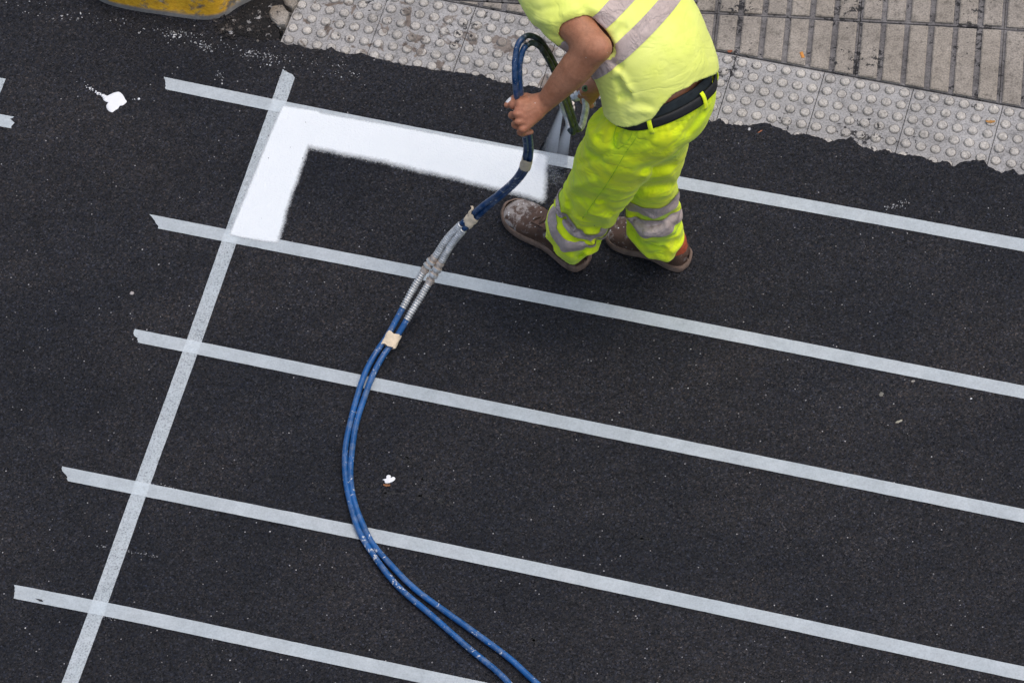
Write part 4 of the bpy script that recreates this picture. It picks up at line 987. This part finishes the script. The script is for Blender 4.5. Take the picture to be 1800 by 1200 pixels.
# ---- shoes (upper, sole, laces) and sock
def shoe(heel, toe, width, label, sock=False):
    d = nrm(toe - heel); L = np.linalg.norm(toe - heel) + .012; sd = np.array([-d[1], d[0], 0])
    o = heel - d * .006; root = empty('shoe', tuple(o)); root.rotation_euler = (0, 0, math.atan2(d[1], d[0]) - math.pi / 2); root.parent = person
    bpy.context.view_layer.update(); root.matrix_parent_inverse = person.matrix_world.inverted()
    st = [0, .02, .06, .13, .22, .32, .43, .54, .65, .76, .85, .92, .965, .99, 1.0]
    hw = np.array([.10, .46, .66, .76, .78, .74, .74, .84, .97, 1.0, .94, .78, .56, .30, .08]) * width / 2
    ht = np.array([.050, .066, .076, .082, .086, .088, .088, .082, .070, .058, .051, .045, .038, .028, .020])
    st_ = np.linspace(0, 1, 40); hw = spline(np.column_stack([st, hw * 6, np.zeros(len(st))]), 60); ht_ = np.interp(st_, st, ht); st0, hw0 = hw[:, 0], hw[:, 1] / 6
    hw_ = np.interp(st_, st0, hw0); cx = .006 * np.sin(st_ * math.pi * 1.0) * np.sign(width)
    # upper
    V, F, ns = [], [], 18
    for i, s_ in enumerate(st_):
        for j in range(ns + 1):
            a = math.pi * j / ns; c_, s2 = math.cos(a), math.sin(a)
            x = hw_[i] * math.copysign(abs(c_) ** .72, c_); z = .014 + (ht_[i] - .014) * s2 ** .62
            crea = .0022 * math.sin(s_ * 95) * math.exp(-((s_ - .66) / .06) ** 2) * s2
            seam = -.0018 * (math.exp(-((s_ - .60 - .10 * abs(c_)) / .008) ** 2) + math.exp(-((s_ - .30 + .03 * c_) / .008) ** 2))
            V.append((x * (1 + (crea + seam) * 12) + cx[i], s_ * L, z + crea + seam))
    F = [(i * (ns + 1) + j, i * (ns + 1) + j + 1, (i + 1) * (ns + 1) + j + 1, (i + 1) * (ns + 1) + j) for i in range(39) for j in range(ns)]
    mesh('upper', V, F, M['leather'], root, True)
    # sole with lip and tread notches
    ol = [(hw_[i] + .0048 - .003 * max(0, st_[i] - .7) / .3, st_[i]) for i in range(40)]; out = [(x + cx[i], s_ * (L + .005) - .003) for i, (x, s_) in enumerate(ol)] + [(-x + cx[i], s_ * (L + .005) - .003) for i, (x, s_) in reversed(list(enumerate(ol)))]
    k = len(out); V, F = [], []
    for lay, (gr, z) in enumerate([(-.004, 0), (0, .004), (.0005, .012), (-.002, .0165), (.001, .020), (-.003, .0255), (-.009, .0265)]):
        for i, (x, y) in enumerate(out):
            q = np.array([x, y - L / 2]); ln = np.linalg.norm(q) + 1e-9; q = q * (1 + gr / max(ln, .03))
            arch = .010 * math.exp(-((y / L - .40) / .09) ** 2) if z < .003 else 0
            toe_up = .016 * max(0, (y / L - .80) / .2) ** 2
            nt_ = .003 * (math.sin(i * 2.4) > .2) if lay == 0 else 0
            V.append((q[0], q[1] + L / 2, z + arch + toe_up + nt_))
    for l_ in range(6): F += [(l_ * k + i, l_ * k + (i + 1) % k, (l_ + 1) * k + (i + 1) % k, (l_ + 1) * k + i) for i in range(k)]
    F += [tuple(range(k - 1, -1, -1))]
    mesh('sole', V, F, M['sole'], root, False)
    lp = []
    for n_, s_ in enumerate((.46, .50, .54, .58)):
        hgt = float(np.interp(s_, st_, ht_)); w_ = .022 - .002 * n_; sk = .008 * (-1) ** n_
        lp.append(sweep(spline(np.array([(-w_, s_ * L - sk, hgt - .006), (-w_ * .5, s_ * L - sk * .5, hgt + .003), (w_ * .5, s_ * L + sk * .5, hgt + .003), (w_, s_ * L + sk, hgt - .006)]), 9), .0026, 6))
    lp.append(sweep(spline(np.array([(0, .44 * L, .094), (.018, .40 * L, .098), (.03, .46 * L, .090), (.008, .46 * L, .094), (-.02, .41 * L, .097), (-.034, .48 * L, .086)]), 18), .0022, 6))
    mesh('laces', *join(lp), M['lace'], root, True)
    tongue = [(x, s_ * L, float(np.interp(s_, st_, ht_)) + .0025 - 4 * x * x / .02 * .02) for s_ in (.40, .46, .52, .58, .62) for x in (-.02, -.01, 0, .01, .02)]
    mesh('tongue', tongue, [(i * 5 + j, i * 5 + j + 1, i * 5 + j + 6, i * 5 + j + 5) for i in range(4) for j in range(4)], M['leather'], root, True)
    if sock:
        V, F = [], []
        for z, r1, r2 in ((.050, .040, .060), (.075, .0415, .064), (.10, .041, .062), (.14, .036, .050)):
            for i in range(20): V.append((r1 * math.cos(i * math.pi / 10), .068 + r2 * math.sin(i * math.pi / 10) + .0, z + .002 * math.sin(i * 3)))
        for l_ in range(3): F += [(l_ * 20 + i, l_ * 20 + (i + 1) % 20, (l_ + 1) * 20 + (i + 1) % 20, (l_ + 1) * 20 + i) for i in range(20)]
        mesh('sock', V, F, M['sock'], root, True)
    return root
shoe(LHEEL, LTOE, .108, 'left'); shoe(RHEEL, RTOE, .106, 'right', True)

# ---- sewn seams laid along the cloth
def surf_path(Vv, pts, n_=40):
    X, Y = pix(Vv); dep = (Vv - EYE) @ VF; out = []
    for x, y in spline(np.column_stack([np.array(pts, float), np.zeros(len(pts))]), n_)[:, :2]:
        m = np.where((np.abs(X - x) < 4.5) & (np.abs(Y - y) < 4.5))[0]
        if len(m) < 3: continue
        near = m[dep[m] < dep[m].min() + .02]; q = Vv[near].mean(0)
        k = FPX / ((q - EYE) @ VF); cx_, cy_ = pix(q); out.append(q + (x - cx_) / k * VR - (y - cy_) / k * VU)
    o_ = np.array(out)
    for _ in range(3): o_[1:-1] = (o_[:-2] + o_[1:-1] * 2 + o_[2:]) / 4
    return o_
def seam(Vv, pts, r, mat, par, name='seam', lift=.0):
    c = surf_path(Vv, pts) - VF * lift
    if len(c) > 4: mesh(name, *sweep(c, r, 6), mat, par, True)
M['seam_t'] = m_plain('lime_thread', (.52, .74, .03), .8); M['seam_s'] = m_plain('yellow_thread', (.74, .82, .10), .8)
seam(Vt, [(1130, 214), (1120, 240), (1102, 265), (1086, 292), (1066, 325), (1046, 352), (1024, 384)], .0012, M['seam_t'], tr)
seam(Vt, [(1092, 212), (1083, 225), (1079, 245), (1082, 256), (1087, 261)], .0016, M['seam_t'], tr, 'pocket_edge', .001)
seam(Vt, [(1105, 206), (1112, 224), (1104, 248), (1087, 262)], .0013, M['seam_t'], tr, 'pocket_edge', .001)
seam(Vs, [(1088, 130), (1096, 142), (1104, 156), (1112, 164), (1116, 172)], .0022, M['seam_s'], sh, 'side_seam', .0005)
# ================================================================== HOSES
def m_hose(name, c, spl):
    s = NT(name); p = s.pos(); n1 = s.noise(p, 14, 4, .6); n3 = s.noise(s.mapping(p, loc=(3, 1, 2)), 75, 4, .7, .3); n4 = s.noise(s.mapping(p, loc=(7, 2, 2)), 10, 2, .5)
    col = s.mix(s.ramp(n1, [(.3, 0), (.7, 1)]), tuple(x * .7 for x in c), tuple(x * 1.25 for x in c))
    dust = s.ramp(s.noise(p, 40, 4, .7), [(.46, 0), (.72, .5)]); col = s.mix(dust, col, (.20, .24, .29))
    m = s.ramp(s.math('MULTIPLY_ADD', s.math('SUBTRACT', n4, .5), .35, n3), [(.66 - spl, 0), (.69 - spl, .9)]); col = s.mix(m, col, (.62, .63, .62))
    m2 = s.ramp(s.noise(s.mapping(p, loc=(1, 9, 4)), 38, 3, .6), [(.745, 0), (.765, .9)]); col = s.mix(m2, col, (.58, .38, .03))
    return s.fin(col, s.ramp(n1, [(.3, .24), (.7, .42)]), s.bump(n3, .0008, .4), spec=.55)
M['hose'] = m_hose('blue_hose', (.008, .092, .285), .034); M['hose_hi'] = m_hose('blue_hose_splashed', (.006, .047, .145), .03); M['hose_dk'] = m_hose('dark_green_hose', (.010, .022, .020), .0)
M['steel'] = m_plain('dusty_steel', (.60, .60, .58), .34, 70, .4, .0008, .5, .5)
M['brass'] = m_plain('worn_brass', (.60, .51, .43), .36, 70, .45, .0008, .5, .5)
M['wrap'] = m_plain('beige_tape', (.80, .65, .46), .8, 50, .15, .001)
RH = .0086
hose = empty('paint_hose', tuple(at(615, 800, 0)))
tag(hose, 'pair of blue paint hoses taped side by side, curving over the asphalt to the worker', 'hose')
# measured centre lines: (x, y, height)
HA = [(905, 1212), (890, 1195), (820, 1135), (760, 1082), (695, 1025), (660, 980), (630, 930), (615, 880), (607, 835), (607, 790), (615, 745), (627, 700), (642, 655), (657, 626)]
HB = [(955, 1210), (940, 1197), (900, 1160), (840, 1115), (780, 1072), (730, 1035), (685, 990), (655, 955), (635, 915), (621, 875), (616, 835), (619, 790), (626, 745), (640, 700), (655, 660), (673, 626)]
gA = [(x, y, .0115) for x, y in HA]; gB = [(x, y, .0115) for x, y in HB]
gA = [(1230, 1400, .0115), (1020, 1290, .0115)] + gA; gB = [(1270, 1380, .0115), (1070, 1282, .0115)] + gB
upA = [(681, 590, .03), (708, 541, .07)]; upB = [(699, 589, .03), (715, 562, .055)]
GA = [(708, 541, .07), (725, 510, .10), (744, 478, .14)]; GB = [(715, 562, .055), (733, 532, .085), (753, 499, .12)]
KA = [(744, 478, .14), (766, 450, .185)]; KB = [(753, 499, .12), (776, 459, .175)]
SA = [(766, 450, .185), (786, 420, .24), (811, 394, .30)]; SB = [(776, 459, .175), (793, 430, .23), (815, 403, .29)]
TA = [(811, 394, .30), (829, 378, .34), (849, 361, .39), (876, 341, .46), (900, 320, .54), (914, 302, .62), (921, 284, .70), (925, 262, .78), (923, 240, .87), (918, 212, .962), (911, 185, 1.01), (907, 160, 1.06), (905, 130, 1.11), (906, 100, 1.15), (913, 74, 1.175), (927, 63, 1.175), (945, 68, 1.15), (960, 85, 1.10), (975, 112, 1.02), (986, 135, .92), (995, 163, .80), (1003, 190, .70), (1010, 215, .63)]
TB_ = [(815, 403, .29), (834, 386, .325), (855, 367, .375), (880, 346, .445), (905, 324, .525), (921, 305, .605), (930, 286, .69), (933, 262, .775), (931, 240, .865), (926, 212, .955), (919, 185, 1.00), (915, 160, 1.05), (913, 130, 1.10), (915, 104, 1.14), (922, 84, 1.16), (933, 76, 1.16), (947, 81, 1.135), (959, 97, 1.09), (972, 122, 1.01), (982, 145, .91), (990, 172, .79), (999, 198, .69), (1007, 222, .62)]
def hz(l): return np.array([at(*q) for q in l])
def part(name, V, F, mat, smooth=True, par=None): return mesh(name, V, F, mat, par or hose, smooth)
for g_, u_ in ((gA, upA), (gB, upB)):
    part('hose_line', *sweep(spline(hz(g_ + u_), 170), RH, 14), M['hose'])
for t_ in (TA, TB_):
    c = spline(hz(t_), 180); j = 112
    part('hose_line', *sweep(c[:j + 1], RH * .93, 14), M['hose_hi']); part('hose_line', *sweep(c[j:], RH * .93, 14), M['hose_dk'])
def guard(l, r, pitch=.0072):
    c = hz(l); Ln = np.linalg.norm(np.diff(c, axis=0), axis=1).sum(); n_ = int(Ln / pitch) * 4; c = spline(c, n_)
    return sweep(c, r * (1 + .17 * np.sin(np.arange(n_) * math.pi / 2)), 12)
for l in (GA, GB, SA, SB):
    part('spring_guard', *guard(l, RH * 1.14), M['steel'])
for l in (KA, KB):
    c = hz(l); k_ = None; d = c[1] - c[0]
    prof = [(0, .0105), (.08, .0105), (.10, .0125), (.20, .0125), (.22, .0095), (.30, .0095), (.33, .0128), (.47, .0128), (.49, .0105), (.56, .0105), (.58, .0138), (.72, .0138), (.74, .0100), (.82, .0100), (.84, .0120), (.93, .0120), (.95, .0100), (1, .0098)]
    base = part('coupling', *sweep([c[0] + d * t for t, _ in prof], [r for _, r in prof], 14), M['brass'], False)
    for t0, t1, r in ((.335, .465, .0152), (.585, .715, .0160)):
        part('hex_nut', *sweep([c[0] + d * t0, c[0] + d * (t0 + .01), c[0] + d * (t1 - .01), c[0] + d * t1], [r * .9, r, r, r * .9], 6), M['steel'], False, base)
def wrap(a, b, w1, w2, name='tape_wrap', puff=.0):
    """flat band of tape round both hoses; ragged ends"""
    ca, cb = hz(a), hz(b); n_ = 10; A_, B2 = spline(ca, n_), spline(cb, n_); V, F = [], []; sg = 24
    for i in range(n_):
        m = (A_[i] + B2[i]) / 2; x = B2[i] - A_[i]; hw = np.linalg.norm(x) / 2; x /= np.linalg.norm(x) + 1e-9; T = A_[min(i + 1, n_ - 1)] - A_[max(i - 1, 0)]; T /= np.linalg.norm(T); up = np.cross(x, T); up /= np.linalg.norm(up)
        for k in range(sg):
            a_ = 2 * math.pi * k / sg; r = RH * 1.18 + .0008 * math.sin(5 * a_ + i) + puff * abs(math.sin(i * .7))
            e = (math.sin(k * 1.9) * .0022 + rng.normal(0, .0009)) if i in (0, n_ - 1) else 0
            V.append(m + x * (math.copysign(hw, math.cos(a_)) * min(1, abs(math.cos(a_)) * 2.2) + r * math.cos(a_)) + up * r * math.sin(a_) + T * e)
    F = [(i * sg + k, i * sg + (k + 1) % sg, (i + 1) * sg + (k + 1) % sg, (i + 1) * sg + k) for i in range(n_ - 1) for k in range(sg)]
    part(name, V, F, M['wrap'])
def on(l, x0, x1, f=None):
    """points of a measured line between two fractions"""
    c = spline(np.array(l, float), 60); i0, i1 = int(x0 * 59), int(x1 * 59); return [tuple(c[i]) for i in np.linspace(i0, i1, 5).astype(int)]
wrap([(676, 606, .024), (681, 595, .030), (687, 584, .036)], [(689, 611, .022), (694.5, 600, .028), (700, 589, .034)], 1, 1)
wrap([(819, 388, .317), (826, 381, .335), (832, 375, .35)], [(824, 396, .305), (831, 389, .32), (838, 382, .335)], 1, 1, puff=.0012)
wrap([(918, 294, .66), (921, 286, .695), (923.5, 277, .735)], [(926.5, 296, .65), (929, 288, .685), (931, 279, .725)], 1, 1, puff=.0012)
# loose tape tail on the middle wrap
tl_ = np.array([at(824, 380, .345), at(826, 372, .36), at(831, 366, .366), at(829, 362, .37)]); tl_ = spline(tl_, 8); sdv = VR * .0035
V = [q + sdv * k for q in tl_ for k in (-1, 1)]; o_ = part('tape_tail', V, [(i * 2, i * 2 + 1, i * 2 + 3, i * 2 + 2) for i in range(7)], M['wrap']); o_.modifiers.new('t', 'SOLIDIFY').thickness = .0008
# hanger bolt at the top of the loop
part('clamp_bolt', *sweep([at(921, 75, 1.15), at(924.5, 73.5, 1.165), at(927, 72.5, 1.175)], [.0045, .0055, .004], 8), M['brass'])
rebase(hose)

# ================================================================== SPRAY GUN
gun = empty('spray_gun', tuple(at(1000, 190, .5))); tag(gun, 'steel paint spray gun held low in the right hand', 'spray gun')
def gp(name, V, F, mat, smooth=True, par=None): return mesh(name, V, F, mat, par or gun, smooth)
G0, G1 = HR(1041, 150, 6), HR(1012, 172, -20); gd = G1 - G0
NOZ1, NOZ2 = at(990, 179, .42), at(1005, 198, .36)
gp('body', *sweep([G0 + gd * t for t in (0, .04, .1, .3, .34, .62, .66, .9, .94, 1)], [.008, .012, .014, .014, .017, .017, .0145, .0145, .011, .010], 14), M['steel'], False)
gp('end_cap', *sweep([HR(1028.5, 157, 26), HR(1028.2, 157, 33), HR(1028, 157, 38), HR(1028, 157, 39)], [.0085, .0095, .0085, .006], 12), m_plain('green_cap', (.09, .15, .08), .5), False)
gp('cap_bore', *sweep([HR(1028, 157, 38.5), HR(1028, 157, 40)], [.0034, .0034], 10), M['black'])
gp('handle', *sweep([G0 + gd * .35, HR(1036, 170, -30), HR(1040, 182, -60)], [.012, .014, .013], 10), M['steel'])
gp('trigger', *sweep(spline(np.array([HR(1022, 165, -18), HR(1020, 175, -26), HR(1026, 184, -48)]), 8), .004, 8), M['black'])
man = gp('manifold', *sweep([G1, (G1 + NOZ1) / 2 + VU * .01, NOZ1 + ZU * .03], [.010, .009, .009], 12), M['steel'])
for nz in (NOZ1, NOZ2):
    p0 = nz + ZU * .045 + VR * .003
    gp('nozzle', *sweep([p0, nz + ZU * .03, nz + ZU * .026, nz + ZU * .012, nz + ZU * .010, nz], [.007, .007, .0105, .0105, .006, .0035], 12), M['brass'], False)
gp('nozzle_arm', *sweep(spline(np.array([NOZ1 + ZU * .035, (NOZ1 + NOZ2) / 2 + ZU * .05, NOZ2 + ZU * .04]), 8), .006, 10), M['steel'])
# spring-guarded swivel tails that take the two hoses back up to the handle
for l, r in (([(1010, 215, .63), (1016, 228, .60), (1022, 222, .60), (1027, 205, .62), (1030, 188, .645), (1028, 172, .665)], .0098), ([(1007, 222, .62), (1007, 233, .60), (1001, 226, .60), (997, 210, .61), (990, 194, .63), (986, 179, .66)], .0066)):
    c = spline(hz(l), 120); gp('hose_tail', *sweep(c[34:], r * (1 + .05 * np.sin(np.arange(86) * 1.57)), 12), M['steel']); gp('hose_end', *sweep(c[:36], RH * .98, 12), M['hose_dk'])
rebase(gun)

# ================================================================== SPRAY FANS (airborne paint mist)
def vm(s, op, a, b=None):
    x = s.n('ShaderNodeVectorMath'); x.operation = op
    for i_, v in enumerate((a, b)):
        if v is None: continue
        if isinstance(v, bpy.types.NodeSocket): s.t.links.new(v, x.inputs[i_])
        else: x.inputs[i_].default_value = tuple(v)
    return x.outputs['Value' if op in ('DOT_PRODUCT', 'LENGTH') else 'Vector']
def fan(nz, foot, dirv, wide, thick, dens, label):
    """flat fan of mist widening from a tip to its footprint on the ground, denser in the core"""
    d = nrm(np.array([*dirv, 0])); t = np.array([-d[1], d[0], 0]); V, F = [], []; n_, sg = 10, 20; ax = foot - nz
    for i in range(n_):
        f_ = i / (n_ - 1); c = ax * f_
        for k in range(sg):
            a = 2 * math.pi * k / sg; V.append(c + d * math.cos(a) * (.004 + wide * f_) + t * math.sin(a) * (.004 + thick * f_))
    F = [(i * sg + k, i * sg + (k + 1) % sg, (i + 1) * sg + (k + 1) % sg, (i + 1) * sg + k) for i in range(n_ - 1) for k in range(sg)] + [tuple(range(sg - 1, -1, -1)), tuple(range((n_ - 1) * sg, n_ * sg))]
    s = NT('paint_mist'); s.t.nodes.remove(s.b); v = s.n('ShaderNodeVolumePrincipled'); v.inputs['Color'].default_value = (.97, .98, 1, 1); v.inputs['Anisotropy'].default_value = .1
    p = s.obj(); f_ = s.math('DIVIDE', s.sepx(p)[2], float(ax[2])); fv = s.n('ShaderNodeCombineXYZ'); [s.set(fv.inputs[i_], f_) for i_ in range(3)]
    q = vm(s, 'SUBTRACT', p, vm(s, 'MULTIPLY', fv.outputs[0], ax)); u = s.math('ABSOLUTE', s.math('DIVIDE', vm(s, 'DOT_PRODUCT', q, d), s.math('MULTIPLY_ADD', f_, wide, .004)))
    core = s.ramp(u, [(.0, 1.3), (.5, .75), (.97, .0)]); fall = s.ramp(f_, [(0, 1.5), (.15, 1.0), (.7, .42), (1, .22)]); n1 = s.noise(p, 40, 3, .6)
    s.set(v.inputs['Density'], s.math('MULTIPLY', s.math('MULTIPLY', s.math('MULTIPLY', core, fall), s.ramp(n1, [(.3, .7), (.7, 1.25)])), dens))
    s.t.links.new(v.outputs[0], s.out.inputs['Volume'])
    o = mesh('paint_spray', V, F, s.m, None, True); o.location = tuple(nz); tag(o, label, 'paint spray', 'white spray fans under the gun'); return o
fan(NOZ1, at(957, 290, .006), (W2(990, 300) - W2(940, 282)), .029, .014, 17, 'left of two white paint mist fans falling from the spray gun')
fan(NOZ2, at(977, 297, .006), (W2(1000, 300) - W2(950, 284)), .029, .014, 17, 'right of two white paint mist fans falling from the spray gun')
rebase(person)
